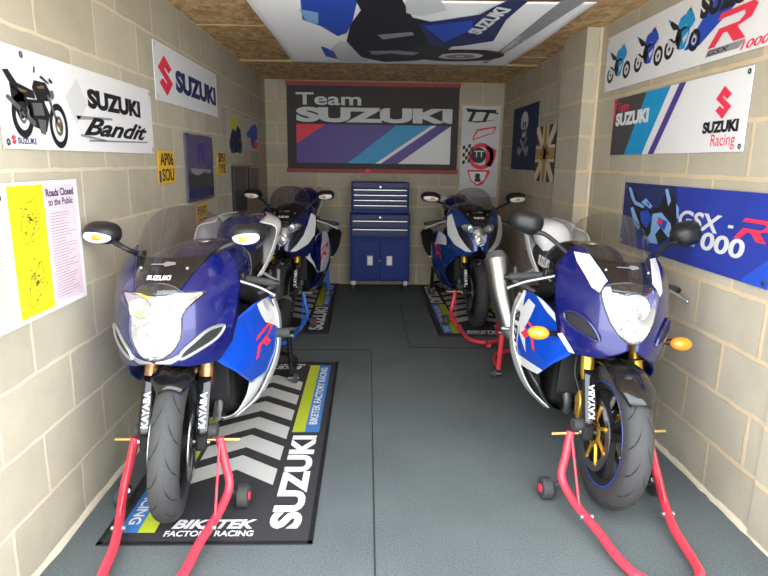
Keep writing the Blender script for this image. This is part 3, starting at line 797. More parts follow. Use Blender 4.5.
def wheel(root, name, y, R, half, rimR, pal, disc_side, rear=False):
    rim = MB()
    # rim barrel with flanges, hub and three twin spokes
    prof = [(-half * .72, rimR + .004), (-half * .72, rimR - .012), (-half * .5, rimR - .03), (half * .5, rimR - .03), (half * .72, rimR - .012), (half * .72, rimR + .004), (half * .6, rimR - .004), (half * .4, rimR - .018), (-half * .4, rimR - .018), (-half * .6, rimR - .004)]
    rim.lathe(prof, (0, y, R), 'x', 48)
    rim.lathe([(-.05, .012), (-.05, .035), (.05, .035), (.05, .012)], (0, y, R), 'x', 24)
    for k in range(3):
        for d in (-.16, .16):
            a = 2 * PI * k / 3 + d + .5
            p0 = V(0, y + .03 * math.cos(a), R + .03 * math.sin(a)); b = a + d * .5
            p1 = V(0, y + (rimR - .022) * math.cos(b), R + (rimR - .022) * math.sin(b))
            t = (p1 - p0).normalized(); w_ = V(1, 0, 0); n_ = t.cross(w_)
            rim.loft([[q + w_ * x * sc_ + n_ * z for x, z in ((-.016, -.011), (.016, -.011), (.016, .011), (-.016, .011))] for q, sc_ in ((p0, 1.5), ((p0 + p1) / 2, 1.0), (p1, 1.2))])
    ro = rim.build(name, pal['rim'], root)
    # tyre
    tp = []
    for k in range(17):
        a = PI * (k / 16)
        tp.append((-half * math.cos(a) * (1.0 if 2 < k < 14 else .93), rimR + (R - rimR) * math.sin(a) ** .75))
    tp = [(-half * .74, rimR - .002)] + tp[1:-1] + [(half * .74, rimR - .002)]
    tmb = MB(); tmb.lathe(tp + [(half * .4, rimR - .004), (-half * .4, rimR - .004)], (0, y, R), 'x', 72)
    tmb.cur = 1

    def surf(x, th, up=.0006):
        k = min(abs(x) / half, .999); rr = rimR + (R - rimR) * math.sin(math.acos(k)) ** .75
        return V(x, y + (rr + up) * math.cos(th), R + (rr + up) * math.sin(th))
    for k in range(16):
        for s_ in (-1, 1):
            th0 = 2 * PI * (k + (.5 if s_ < 0 else 0)) / 16
            for (xa, xb, da, db, wd) in ((.12, .60, 0, .30, .018), (.45, .86, .22, .36, .014)):
                pts = [(s_ * half * (xa + (xb - xa) * j / 6), th0 + da + (db - da) * (j / 6) ** .6) for j in range(7)]
                vs = []
                for j, (x, th) in enumerate(pts):
                    ww = wd * (1 - abs(j - 3) / 3.6); vs += [surf(x, th - ww), surf(x, th + ww)]
                tmb.add(vs, [(2 * j, 2 * j + 1, 2 * j + 3, 2 * j + 2) for j in range(6)])
    tmb.build('tyre', ['rubber', 'groove'], ro)
    tape = MB()
    for s_ in (-1, 1): tape.lathe([(s_ * half * .745, rimR + .003), (s_ * half * .745, rimR - .006), (s_ * half * .73, rimR - .006), (s_ * half * .73, rimR + .003)], (0, y, R), 'x', 48)
    tape.build('rim_tape', pal['tape'], ro)
    for s_ in disc_side:
        x = s_ * (half + .010)
        d = MB(); rd = .155 if not rear else .11
        d.lathe([(x - .0025, rd - .035), (x - .0025, rd), (x + .0025, rd), (x + .0025, rd - .035)], (0, y, R), 'x', 48)
        do = d.build('brake_disc', 'disc', ro)
        c = MB(); c.lathe([(x - .003, .035), (x - .003, .06), (x + .003, .06), (x + .003, .035)], (0, y, R), 'x', 32)
        for k in range(8):
            a = 2 * PI * k / 8
            p0 = V(x, y + .05 * math.cos(a), R + .05 * math.sin(a)); p1 = V(x, y + (rd - .03) * math.cos(a + .25), R + (rd - .03) * math.sin(a + .25))
            c.tube([p0, p1], .0075, 8); c.disk(p1, .011, .010, 'x', 12)
        c.build('disc_carrier', pal['carrier'], ro)
    ax = MB(); ax.tube([(-half - .075, y, R), (half + .075, y, R)], .012, 16); ax.build('axle', 'steel', ro)
    return ro


Y0_DEF = [(.58, -.01), (.64, -.035), (.75, -.03), (.83, -.005), (.88, .02), (.92, .055), (.96, .11), (1.0, .17), (1.06, .245), (1.12, .32), (1.18, .40)]


def motorcycle(spec):
    g = spec.get
    root = thing('motorcycle', spec['label'], 'motorcycle', spec['loc'], spec['rz'], 'blue and white sports motorcycles')
    root.rotation_euler.y = g('lean', 0.0)
    pal = spec['pal']; Y0 = spec.get('y0', Y0_DEF); KX = 4.1; NY, NZ = g('ny', 0.0), g('nz', 0.0)

    def prof(z): return sum(lin(Y0, z + d) * w_ for d, w_ in ((-.036, 1), (-.024, 2), (-.012, 3), (0, 4), (.012, 3), (.024, 2), (.036, 1))) / 16

    def nose(x, z, off=0.0):
        p = V(x, prof(z) + KX * x * x + NY, z + NZ)
        if off:
            e = .01; dz = (prof(z + e) - prof(z - e)) / (2 * e); n = V(2 * KX * x, -1, dz).normalized(); p += n * off
        return p

    def skin(name, m, zs, xin, xout, off=0.0, solid=.004, parent=None, sides=(-1, 1), n=14, per=6, both=True):
        """strip of the nose surface between two outlines given as tables over height"""
        if both and xin is None:
            mb = MB(); Z = [zs[i] + (zs[i + 1] - zs[i]) * k / per for i in range(len(zs) - 1) for k in range(per)] + [zs[-1]]
            mb.grid(lambda u, v: nose((v * 2 - 1) * lin(xout, Z[round(u * (len(Z) - 1))]), Z[round(u * (len(Z) - 1))], off * (1 - abs(v * 2 - 1) ** 4 if off < 0 else 1)), len(Z) - 1, n * 2)
            return mb.build(name, m, parent or root, solid=solid)
        r = []
        for s_ in sides:
            mb = MB(); Z = [zs[i] + (zs[i + 1] - zs[i]) * k / per for i in range(len(zs) - 1) for k in range(per)] + [zs[-1]]

            def P(u, v):
                z = Z[round(u * (len(Z) - 1))]; a, b = lin(xin, z), lin(xout, z)
                return nose(s_ * (a + (b - a) * v), z, off)
            mb.grid(P, len(Z) - 1, n); r.append(mb.build(name, m, parent or root, solid=solid))
        return r

    # ---- wheels, forks, brakes
    fw = wheel(root, 'front_wheel', 0, .30, .060, .216, pal, (-1, 1))
    wheel(root, 'rear_wheel', 1.40, .315, .095, .216, pal, (-1,), True)
    rake = .44
    for s_ in (-1, 1):
        x = s_ * .103
        fk = MB(); fk.tube([(x, -.02 + .01, .30), (x, .105, .57)], .021, 16); fo = fk.build('fork_leg', pal['lower'], root)
        MB().tube([(x, .075, .50), (x, .085, .52), (x, .255, .90)], [.024, .028, .028], 18).build('fork_tube', pal['fork'], fo)
        MB().box((x, .005, .305), (.045, .075, .07)).build('axle_clamp', 'matte', fo, bevel=.012)
        # guard with white lettering in front of the stanchion
        gd = MB()
        gd.grid(lambda u, v: V(x + s_ * .002 + .026 * math.sin((v - .5) * 2.4), -.026 + (u * .24) * rake - .010 * math.cos((v - .5) * 2.4) - .012, .345 + u * .205), 8, 8)
        go = gd.build('fork_guard', 'gloss', fo, solid=.003)
        t = MB(); put_text(t, 'KAYABA', (0, 0, .125, .026), lambda a, b: V(x + s_ * .002 + .013 - b, -.053 + (a + .03) / .205 * .24 * rake * .95, .375 + a), bold=.03); t.build('lettering', 'pvc', go, smooth=False)
        cp = MB(); cp.loft([[V(s_ * (.075 + dx), yy + .02 * k - .01, zz) for yy, zz in ((.085, .31), (.13, .33), (.15, .40), (.12, .44), (.085, .40))] for k, dx in ((0, 0), (0, .045))])
        cp.build('brake_caliper', pal['caliper'], root, bevel=.006)
        MB().tube([(s_ * .11, .12, .43), (s_ * .13, .16, .52), (s_ * .10, .20, .68)], .005, 8, 6).build('brake_hose', 'black', root)
    # mudguard
    mg = MB()

    def mgP(u, v):
        th = math.radians(g('guard', 118) - u * (g('guard', 118) - 8)); a = (v - .5) * 2; wv = .078 * (1 if .12 < u else .55 + .45 * u / .12)
        rr = .318 - .028 * a * a
        return V(a * wv, -rr * math.cos(th) * -1, .30 + rr * math.sin(th))
    mg.grid(mgP, 26, 10); mg.build('front_mudguard', pal['mudguard'], root, solid=.004)

    # the bars are turned a little: swing the whole front end about the steering axis
    st_a = g('steer', 0.0)
    if st_a:
        pt = V(0, .03, .30); ax_ = V(0, rake, 1).normalized()
        MR = Matrix.Translation(pt) @ Matrix.Rotation(st_a, 4, ax_) @ Matrix.Translation(-pt)
        done = set()

        def swing(o):
            if o.data and o.data.name not in done:
                o.data.transform(MR); done.add(o.data.name)
            for c_ in o.children: swing(c_)
        for o in [c_ for c_ in root.children if c_.name.split('.')[0] in ('front_wheel', 'fork_leg', 'brake_caliper', 'brake_hose', 'front_mudguard')]: swing(o)
        low = .0
    # ---- nose
    zo = g('xout', [(.60, .19), (.66, .228), (.75, .245), (.86, .25), (.93, .24), (.965, .222), (1.0, .19), (1.02, .172)])
    xhl = spec['xhl']; zh0, zh1 = xhl[0][0], xhl[-1][0]
    xsc = spec['xsc']
    lowlip = [(.60, .165), (.612, .10), (.625, .06), (.638, .012)] if zh0 < .68 else [(.60, .165), (.615, .11), (.64, .06), (.67, .012)]
    xin = lowlip + [(z, max(b - .003, .006)) for z, b in xhl if z <= spec['zmeet']] + [(spec['zmeet'] + .006, lin(xsc, spec['zmeet']))] + [(z, b) for z, b in xsc if z > spec['zmeet'] + .008]
    zs = [.60, .612, .625, .638, .66, .68, .70, .72, .75, .78, .81, .84, .86, spec['zmeet'], spec['zmeet'] + .006, .90, .92, .94, .96, .98, 1.0, 1.02]
    zs = sorted(set(round(z, 4) for z in zs))
    fair = skin('nose_fairing', pal['nose'], zs, xin, zo)
    for o in fair: pass
    # screen base panel with lettering
    zb0 = xhl[-1][0] - .012
    sb = skin('screen_panel', pal['panel'], [zb0 - .02, zb0, .92, .95, .975, .992], None, xsc, .001)
    if g('nose_text', True):
        mb = MB(); put_text(mb, 'SUZUKI', (-.042, .922, .042, .936), lambda x, z: nose(x, z, .006), bold=.05); mb.build('lettering', 'pvc', sb, smooth=False)
    mb = MB(); mb.flat([(-.045, .966), (.0, .968), (.012, .962), (.045, .968), (.04, .976), (.01, .978), (.0, .972), (-.045, .970)], lambda x, z: nose(x, z, .006), 2); mb.build('screen_emblem', 'silver', sb, smooth=False)
    for s_ in (-1, 1): MB().ell(nose(s_ * .085, .955, .004), (.006, .006, .006), 8).build('screen_bolt', 'alloy', sb)
    # screen bubble
    xs = [(.985, lin(xsc, .985) - .004), (1.0, lin(xsc, 1.0) - .004), (1.03, .17), (1.07, .170), (1.11, .152), (1.14, .122), (1.16, .085), (1.172, .03)]
    skin('windscreen', pal['screen'], [.985, 1.0, 1.03, 1.07, 1.11, 1.14, 1.16, 1.172], None, xs, .0, .003)
    # headlight: reflector shell behind, bowls, bulb caps, clear cover in front
    zh = [z for z, b in xhl]
    hl = skin('headlight', 'reflector', zh, None, xhl, -.016, .003)
    for (bx, bz, br) in spec['bowls']:
        c = nose(bx, bz, -.016)
        MB().lathe([(.0, .012), (-.012, br * .6), (-.026, br), (-.029, br * 1.04), (-.014, br * .62), (.003, .010)], c + V(0, .016, 0), 'y', 32).build('reflector_bowl', 'chrome', hl)
        MB().tube([nose(bx + br * .95 * math.cos(2 * PI * k / 24), bz + br * .95 * math.sin(2 * PI * k / 24), -.004) for k in range(24)], .0022, 6, 0, True).build('bowl_ring', 'greyink', hl)
        MB().ell(c + V(0, -.016, 0), (.011, .012, .011), 12).build('bulb_cap', 'alloy', hl)
    skin('lens', 'lens', zh, None, xhl, .002, .003, parent=hl)
    rimp = [nose(b, z, .002) for z, b in xhl] + [nose(-b, z, .002) for z, b in reversed(xhl)]
    MB().tube(rimp, .0035, 8, 0, True).build('headlight_rim', pal['hlrim'], hl)
    # air intakes either side of the headlight
    for s_ in (-1, 1):
        it = spec['intake']; mb = MB(); mb.flat([(s_ * x, z) for x, z in it], lambda x, z: nose(x, z, .006), 3)
        io = mb.build('air_intake', 'mesh', root, solid=.003)
        loop = [V(s_ * x, z, 0) for x, z in it]; n = len(loop); pts = []
        for i in range(n):
            for k in range(4):
                q = cr([loop[i - 1], loop[i], loop[(i + 1) % n], loop[(i + 2) % n]], (1 + k / 4) / 3); pts.append(nose(q.x, q.y, .007))
        MB().tube(pts, .007, 8, 0, True).build('intake_rim', pal['intake_rim'], io)
    for nm, m, pts in spec.get('nose_decals', []):
        for s_ in (-1, 1):
            mb = MB(); mb.flat([(s_ * x, z) for x, z in pts], lambda x, z: nose(x, z, .0045), 4); mb.build(nm, m, fair[0 if s_ < 0 else 1], smooth=True)
    # dark inner panels under the nose and round the radiator
    mb = MB(); mb.grid(lambda u, v: V((v - .5) * 2 * (.19 - .05 * u), .02 + .20 * u + 3.0 * ((v - .5) * (.38)) ** 2, .615 - .07 * u), 8, 16); mb.build('inner_fairing', 'matte', root, solid=.004)
    MB().box((0, .33, .86), (.26, .10, .10)).build('instrument_cluster', 'matte', root, bevel=.02)
    MB().loft([[V(x * .16, yy, z) for x in (-1, 1) for z in ((zz0, zz1) if x < 0 else (zz1, zz0))] for yy, zz0, zz1 in ((.27, .36, .66), (.31, .32, .64))]).build('radiator', 'mesh', root, bevel=.008)
    MB().loft([[V(sx_ * w_, yy, z) for sx_, z in ((-1, z0), (1, z0), (1, z1), (-1, z1))] for yy, w_, z0, z1 in ((.34, .15, .30, .62), (.48, .17, .20, .72), (.75, .17, .20, .74), (.92, .13, .30, .66))]).build('engine', 'matte', root, bevel=.03)
    for s_ in (-1, 1):
        MB().tube([(s_ * .06, .34, .86), (s_ * .17, .50, .80), (s_ * .185, .72, .68), (s_ * .15, .90, .48)], [.03, .036, .036, .03], 12, 6).build('frame_spar', pal['frame'], root)
        MB().tube([(s_ * .10, .90, .44), (s_ * .135, 1.1, .40), (s_ * .13, 1.40, .32)], [.03, .03, .022], 12, 6).build('swingarm', pal['frame'], root)
    # ---- side fairings
    DF = g('ny', 0.0) * .8, g('nz', 0.0) * .9
    rows = g('side_rows', [[(.226, .205, .73), (.268, .34, .775), (.305, .52, .775)], [(.165, .13, .612), (.262, .33, .65), (.318, .60, .65)], [(.222, .20, .515), (.278, .39, .52), (.315, .58, .51)], [(.243, .31, .425), (.268, .43, .41), (.290, .56, .40)]])
    rows = [[(x + 0, y + DF[0] * wt * f_, z + DF[1] * wt * f_) for (x, y, z), f_ in zip(r_, (1, .3, 0))] for r_, wt in zip(rows, (1, 1, .5, 0))]
    belly = [[(.238, .32, .43), (.265, .45, .41), (.285, .62, .42), (.26, .85, .40)], [(.205, .345, .335), (.225, .50, .30), (.225, .70, .28), (.20, .92, .30)], [(.135, .36, .245), (.15, .52, .20), (.15, .72, .18), (.13, .95, .22)], [(.0, .40, .21), (.0, .55, .165), (.0, .75, .15), (.0, .98, .20)]]
    for s_ in (-1, 1):
        P = Patch(rows, s_); mb = MB(); mb.grid(P.P, 18, 16); so = mb.build('side_fairing', pal['side'], root, solid=.004)
        for nm, m, pts in spec.get('side_decals', []):
            mb = MB(); mb.flat(pts, P.T(.0045), 4); mb.build(nm, m, so)
        for nm, m, txt, (o, a, b), bold in spec.get('side_text', []):
            mb = MB(); T = P.T(.0055)
            # o = start (u, v); a = reading direction; b = up direction, all in patch coordinates
            if s_ > 0: f = lambda x, y: T(o[0] + a[0] * (1 - x) + b[0] * y, o[1] + a[1] * (1 - x) + b[1] * y)
            else: f = lambda x, y: T(o[0] + a[0] * x + b[0] * y, o[1] + a[1] * x + b[1] * y)
            put_text(mb, txt, (0, 0, 1, 1), f, bold=bold); mb.build(nm, m, so)
        B = Patch(belly, s_); mb = MB(); mb.grid(B.P, 16, 16); bo = mb.build('belly_pan', pal['belly'], root, solid=.004)
        # rear edge strip of the fairing, running down to the belly
        S = Patch([[(.312, .50, .76), (.305, .62, .74)], [(.322, .58, .65), (.318, .68, .62)], [(.318, .56, .51), (.312, .66, .46)], [(.290, .50, .41), (.285, .62, .36)], [(.240, .42, .31), (.235, .54, .27)], [(.150, .375, .235), (.150, .46, .205)]], s_)
        mb = MB(); mb.grid(S.P, 24, 6); mb.build('fairing_edge', pal['edge'], root, solid=.005)
    # ---- cockpit
    bs = g('bars', 1.0)
    for s_ in (-1, 1):
        hb = MB(); hb.tube([(s_ * bs * .10, .34, .895), (s_ * bs * .20, .385, .885), (s_ * bs * .27, .42, .868)], .012, 12, 4)
        ho = hb.build('handlebar', 'alloy', root)
        MB().tube([(s_ * bs * .25, .41, .873), (s_ * bs * .39, .475, .842)], .0175, 16).build('grip', 'rubber', ho)
        MB().tube([(s_ * bs * .39, .475, .842), (s_ * bs * .415, .487, .836)], .015, 12).build('bar_end', 'black', ho)
        MB().box((s_ * bs * .235, .395, .885), (.05, .05, .045)).build('switchgear', 'black', ho, bevel=.008)
        MB().tube([(s_ * bs * .19, .335, .895), (s_ * bs * .25, .345, .875), (s_ * bs * .34, .375, .842), (s_ * bs * .41, .385, .808)], [.010, .008, .007, .006], 10, 5).build('lever', 'alloy', ho)
        MB().ell((s_ * bs * .413, .385, .806), (.010, .010, .010), 10).build('lever_ball', 'alloy', ho)
        if spec.get('reservoir') and s_ == 1: MB().box((s_ * bs * .21, .36, .915), (.03, .02, .018)).build('reservoir', 'plate', ho)
        # mirrors
        mt = spec['mirror']; c = V(s_ * mt['x'], mt['y'], mt['z']); R = Matrix.Rotation(s_ * mt.get('tilt', -.12), 3, 'Y') @ Matrix.Rotation(s_ * mt.get('turn', .25), 3, 'Z')
        mm = MB(); rr = mt['r']
        rings = []
        for k, (yy, f) in enumerate(((-1, .28), (-.85, .60), (-.5, .86), (0, 1.0), (.5, 1.03), (.62, .97))):
            rings.append([R @ V(rr[0] * f * math.copysign(abs(math.cos(a)) ** .8, math.cos(a)), rr[1] * yy, rr[2] * f * math.copysign(abs(math.sin(a)) ** .8, math.sin(a))) + c for a in [2 * PI * j / 24 for j in range(24)]])
        mm.loft(rings); mo = mm.build('mirror', pal['mirror'], root)
        gl = MB(); gl.loft([[R @ V(rr[0] * .9 * math.cos(a), rr[1] * yy, rr[2] * .88 * math.sin(a)) + c for a in [2 * PI * j / 24 for j in range(24)]] for yy in (.60, .65)]); gl.build('mirror_glass', 'mirrorglass', mo)
        MB().tube([R @ V(-s_ * rr[0] * .55, 0, -rr[2] * .55) + c, V(s_ * (mt['x'] - .10), mt['y'] - .03, mt['z'] - .055), mt_base(s_, mt)], [.014, .010, .012], 10, 6).build('mirror_stem', pal['mirror'], mo)
        MB().box(mt_base(s_, mt), (.03, .05, .035)).build('mirror_mount', 'black', mo, bevel=.008)
        if mt['lamp']:
            MB().ell(R @ V(s_ * rr[0] * .06, -rr[1] * .60, -rr[2] * .22) + c, (rr[0] * .80, rr[1] * .55, rr[2] * .62), 16, R).build('indicator_lens', 'pvc', mo)
            MB().ell(R @ V(s_ * rr[0] * .0, -rr[1] * .72, -rr[2] * .24) + c, (rr[0] * .46, rr[1] * .50, rr[2] * .40), 14, R).build('indicator_bulb', 'orange', mo)
        else:
            a = V(s_ * .215, .20, .655); b = V(s_ * .272, .18, .662)
            st = MB(); st.tube([a, (a + b) / 2, b], [.014, .011, .016], 12); io = st.build('indicator', 'black', root)
            MB().ell(b + V(s_ * .035, -.012, 0), (.048, .030, .030), 16).build('amber_lens', 'orange', io)
    # ---- tank, seat, tail
    def ringz(y, w_, z0, z1, n=28, p=.75):
        zc, h = (z0 + z1) / 2, (z1 - z0) / 2
        return [V(w_ * math.copysign(abs(math.cos(a)) ** p, math.cos(a)), y, zc + h * math.copysign(abs(math.sin(a)) ** p, math.sin(a))) for a in [2 * PI * k / n for k in range(n)]]
    secs = [(.42, .09, .84, .93), (.47, .14, .80, .985), (.58, .175, .76, 1.02), (.72, .175, .74, 1.01), (.84, .14, .74, .95), (.93, .10, .76, .88), (.96, .07, .78, .85)]
    N = 24; SV = [V(a, b, 0) for a, b, _, _ in secs]; SZ = [V(c, d, 0) for _, _, c, d in secs]
    mb = MB(); mb.loft([ringz(cr(SV, i / N)[0], cr(SV, i / N)[1], cr(SZ, i / N)[0], cr(SZ, i / N)[1]) for i in range(N + 1)]); tk = mb.build('fuel_tank', pal['tank'], root)
    MB().lathe([(0, .001), (0, .032), (.006, .030), (.008, .001)], (0, .56, 1.018), 'z', 24).build('filler_cap', 'alloy', tk)
    if g('tank_text'):
        for s_ in (-1, 1):
            mb = MB(); put_text(mb, 'SUZUKI', (0, 0, .22, .055), lambda a, b: V(s_ * (.181 - .02 * abs(a - .1) * 4 * 0), .60 + (a if s_ > 0 else .22 - a), .86 + b + (.0)), bold=.06); mb.build('lettering', 'pvc', tk, smooth=False)
    tl = spec['tail']
    MB().loft([ringz(y, w_, z0, z1) for y, w_, z0, z1 in ((.92, .09, .80, .86), (1.0, .13, .79, .87), (1.12, .14, .80, .885), (1.22, .12, .83, .93), (1.26, .10, .84, .92))]).build('seat', 'seat', root)
    w0, zt = tl['w'], tl['z']
    mb = MB(); sv = [(1.14, w0 * .80, .84, zt - .10), (1.22, w0, .85, zt - .02), (1.32, w0 * 1.0, .87, zt), (1.46, w0 * .85, .91, zt), (1.60, w0 * .55, .95, zt - .01), (1.68, w0 * .25, .98, zt - .03)]
    A = [V(a, b, 0) for a, b, _, _ in sv]; Bz = [V(c, d, 0) for _, _, c, d in sv]
    mb.loft([ringz(cr(A, i / 20)[0], cr(A, i / 20)[1], cr(Bz, i / 20)[0], cr(Bz, i / 20)[1], 28, .9) for i in range(21)]); to = mb.build('seat_hump', pal['hump'], root)
    for s_ in (-1, 1):
        W = tl['flare']
        P = Patch([[(w0 * .92, 1.18, zt - .03), (w0 * .98, 1.34, zt - .005), (w0 * .6, 1.56, zt - .005)], [(W, 1.16, zt - .055), (W * 1.0, 1.32, zt - .035), (w0 * .85, 1.58, zt - .02)], [(W * 1.03, 1.08, zt - .13), (W * 1.0, 1.25, zt - .11), (w0 * .95, 1.56, zt - .06)], [(W * .92, .98, zt - .22), (W * .92, 1.16, zt - .20), (w0 * .75, 1.50, zt - .11)], [(W * .74, .90, zt - .29), (W * .78, 1.02, zt - .28), (w0 * .6, 1.44, zt - .13)]], s_)
        mb = MB(); mb.grid(P.P, 20, 16); sp = mb.build('tail_side', pal['tail'], root, solid=.004)
        if g('tail_blue'):
            mb = MB(); mb.flat([(.28, .15), (.75, .30), (.75, .75), (.28, .85)], P.T(.004), 3); mb.build('tail_inlay', g('tail_blue'), sp)
    MB().box((0, 1.70, zt - .05), (.09, .03, .04)).build('tail_lamp', 'redink', root, bevel=.01)
    MB().loft([[V(sx_ * w_, y, z) for sx_, z in ((-1, z0), (1, z0), (1, z1), (-1, z1))] for y, w_, z0, z1 in ((.92, .10, .62, .82), (1.2, .10, .76, .86), (1.6, .05, .90, .95))]).build('subframe', 'matte', root, bevel=.02)
    mb = MB(); mb.grid(lambda u, v: V((v - .5) * .17, 1.05 + u * .62, .70 + .10 * math.sin(u * 2.2) + u * .03), 10, 6); mb.build('rear_mudguard', 'black', root, solid=.004)
    # footrests
    for s_ in (-1, 1):
        h = MB(); h.tube([(s_ * .16, .98, .80), (s_ * .24, 1.05, .73)], .010, 10); h.tube([(s_ * .16, .84, .70), (s_ * .245, 1.05, .715)], .010, 10); h.tube([(s_ * .245, 1.05, .73), (s_ * .25, 1.03, .80)], .009, 10)
        h.build('footrest_hanger', 'alloy', root)
        h = MB(); h.tube([(s_ * .20, .92, .46), (s_ * .31, .93, .46)], .012, 12); h.box((s_ * .20, .90, .50), (.02, .09, .14)); h.tube([(s_ * .23, .92, .44), (s_ * .24, .80, .40)], .008, 8); h.build('footrest', 'alloy', root, bevel=.003)
        if g('slider'):
            MB().tube([(s_ * .30, .58, .575), (s_ * .375, .585, .575)], .0235, 20).build('crash_bobbin', 'rubber', root)
    # exhaust
    for s_ in spec['muffler']['sides']:
        mp = spec['muffler']; p = [V(s_ * q[0], q[1], q[2]) for q in mp['pts']]
        mf = MB(); mf.tube(p, mp['r'], 24, 6); mo = mf.build('muffler', mp['m'], root)
        MB().tube([p[-1], p[-1] + (p[-1] - p[-2]).normalized() * .05], [mp['r'][-1] * .98, mp['r'][-1] * .65], 24).build('end_cap', 'alloy', mo)
        MB().tube([p[0] + (p[0] - p[1]).normalized() * .06, p[0]], [mp['r'][0] * .55, mp['r'][0] * 1.0], 24).build('inlet_cone', 'alloy', mo)
        MB().tube([(s_ * .06, .85, .24), (s_ * .12, 1.0, .30), p[0] + (p[0] - p[1]).normalized() * .05], .022, 12, 6).build('exhaust_pipe', 'steel', mo)
    hp = MB()
    for k in range(4): hp.tube([((k - 1.5) * .07, .33, .48), ((k - 1.5) * .072, .29, .36), ((k - 1.5) * .05, .36, .24), (0 + (k - 1.5) * .03, .85, .23)], .019, 10, 6)
    hp.build('exhaust_headers', 'steel', root)
    return root


def mt_base(s_, mt):
    return V(s_ * mt.get('bx', .165), mt.get('by', .27), mt.get('bz', .985))


XSC = [(.86, .055), (.885, .078), (.92, .098), (.95, .115), (.975, .135), (1.0, .155), (1.02, .168)]
INTAKE = [(.085, .648), (.13, .665), (.185, .695), (.205, .735), (.165, .735), (.12, .70), (.09, .672)]
base = dict(rim='matte', carrier='black', tape='bright', lower='black', fork='copper', caliper='matte', mudguard='gloss', nose='blue', panel='gloss', screen='screen', hlrim='gloss', intake_rim='silver', frame='matte', side='bright', belly='white', edge='white', mirror='black', tank='navy', hump='navy', tail='white')
HL1 = [(.650, .012), (.658, .036), (.672, .056), (.695, .076), (.725, .090), (.755, .094), (.785, .092), (.805, .094), (.825, .105), (.845, .125), (.868, .156), (.874, .150), (.880, .095), (.888, .080), (.900, .064), (.909, .042), (.914, .016)]
# red letter on the side panel in patch coordinates (u down, v back)
R_UV = [(.66 - .26 * y - .12 * x, .36 + .42 * x + .16 * y) for x, y in Rl]
MIR1 = dict(x=.360, y=.33, z=1.075, r=(.086, .055, .046), lamp=True, tilt=-.06, turn=-.05)
MUF_LOW = dict(sides=(1,), pts=[(.15, 1.05, .34), (.19, 1.28, .42), (.21, 1.45, .50)], r=[.045, .055, .050], m='matte')

motorcycle(dict(label='blue sports motorcycle at front left, on the chevron mat nearest the door', loc=(-.757, 2.125, .008), rz=-.025, lean=-.005, bars=.83, steer=.20, ny=-.09, nz=.028, pal=base, xhl=HL1, xsc=XSC, zmeet=.876, intake=INTAKE,
    bowls=[(0, .74, .052), (-.06, .835, .038), (.06, .835, .038)], mirror=dict(MIR1, x=.285, y=.17, z=1.10, r=(.068, .05, .044), by=.20, bz=1.01, bx=.150), tail=dict(w=.135, z=1.075, flare=.215), slider=True, reservoir=True,
    nose_decals=[('chin_trim', 'silver', [(.004, .640), (.055, .634), (.085, .648), (.098, .664), (.085, .668), (.06, .656), (.035, .650), (.010, .647)])],
    side_decals=[('red_letter', 'redink', R_UV), ('white_flash', 'white', [(.02, .56), (.30, .72), (.45, .98), (.20, .98), (.0, .80)]), ('grey_flash', 'greyink', [(.02, .70), (.16, .78), (.26, .92), (.10, .93), (.0, .88)])],
    muffler=MUF_LOW))

pal2 = dict(base, carrier='gold', fork='gold', caliper='gold', screen='screenclear', side='bright', belly='gloss', edge='white', intake_rim='navy', tank='gloss', hump='white', tail='white', mirror='black', lower='matte')
HL2 = [(.700, .015), (.71, .035), (.73, .056), (.77, .084), (.81, .100), (.85, .112), (.878, .114), (.895, .104), (.908, .082), (.916, .055), (.921, .02)]
XSC2 = [(.86, .07), (.895, .080), (.92, .085), (.95, .095), (.975, .108), (1.0, .122), (1.02, .13)]
MIR2 = dict(x=.37, y=.40, z=1.115, r=(.078, .055, .055), lamp=False, tilt=-.25, turn=.35, bx=.175, by=.30, bz=.985)
motorcycle(dict(label='blue and white sports motorcycle at front right with gold forks and amber indicators', loc=(.998, 2.20, .006), rz=-.05, lean=.06, steer=.03, ny=-.03, nz=.01, guard=135, nose_text=False, pal=pal2, xhl=HL2, xsc=XSC2, zmeet=.895,
    intake=[(.11, .69), (.15, .695), (.20, .72), (.215, .76), (.18, .775), (.135, .74)], bowls=[(0, .84, .055), (0, .755, .045)], mirror=MIR2,
    y0=[(z, y) for z, y in Y0_DEF], tail=dict(w=.10, z=1.06, flare=.17), tank_text=True,
    nose_decals=[('white_stripe', 'white', [(.118, .872), (.140, .885), (.172, .965), (.174, 1.0), (.126, 1.0), (.104, .955), (.088, .918), (.104, .900)]), ('white_lip', 'white', [(.17, .603), (.188, .603), (.228, .66), (.215, .672)])],
    side_decals=[('white_edge', 'white', [(.0, .0), (.16, .0), (.10, .35), (.0, .62)]), ('white_flash', 'white', [(.12, .62), (.45, .72), (.75, .55), (.55, .82), (.28, .88), (.08, .80)]), ('red_letter', 'redink', R_UV), ('white_hem', 'white', [(.86, .0), (1, .0), (1, 1), (.86, 1)]), ('white_tail_edge', 'white', [(.0, .92), (.30, .84), (.86, .84), (.86, 1), (0, 1)])],
    side_text=[('lettering', 'blackink', 'SUZUKI', ((.30, .985), (.66, 0), (0, -.12)), .06)],
    muffler=dict(sides=(-1,), pts=[(.22, 1.10, .42), (.275, 1.20, .60), (.315, 1.29, .79)], r=[.064, .074, .078], m='steel')))

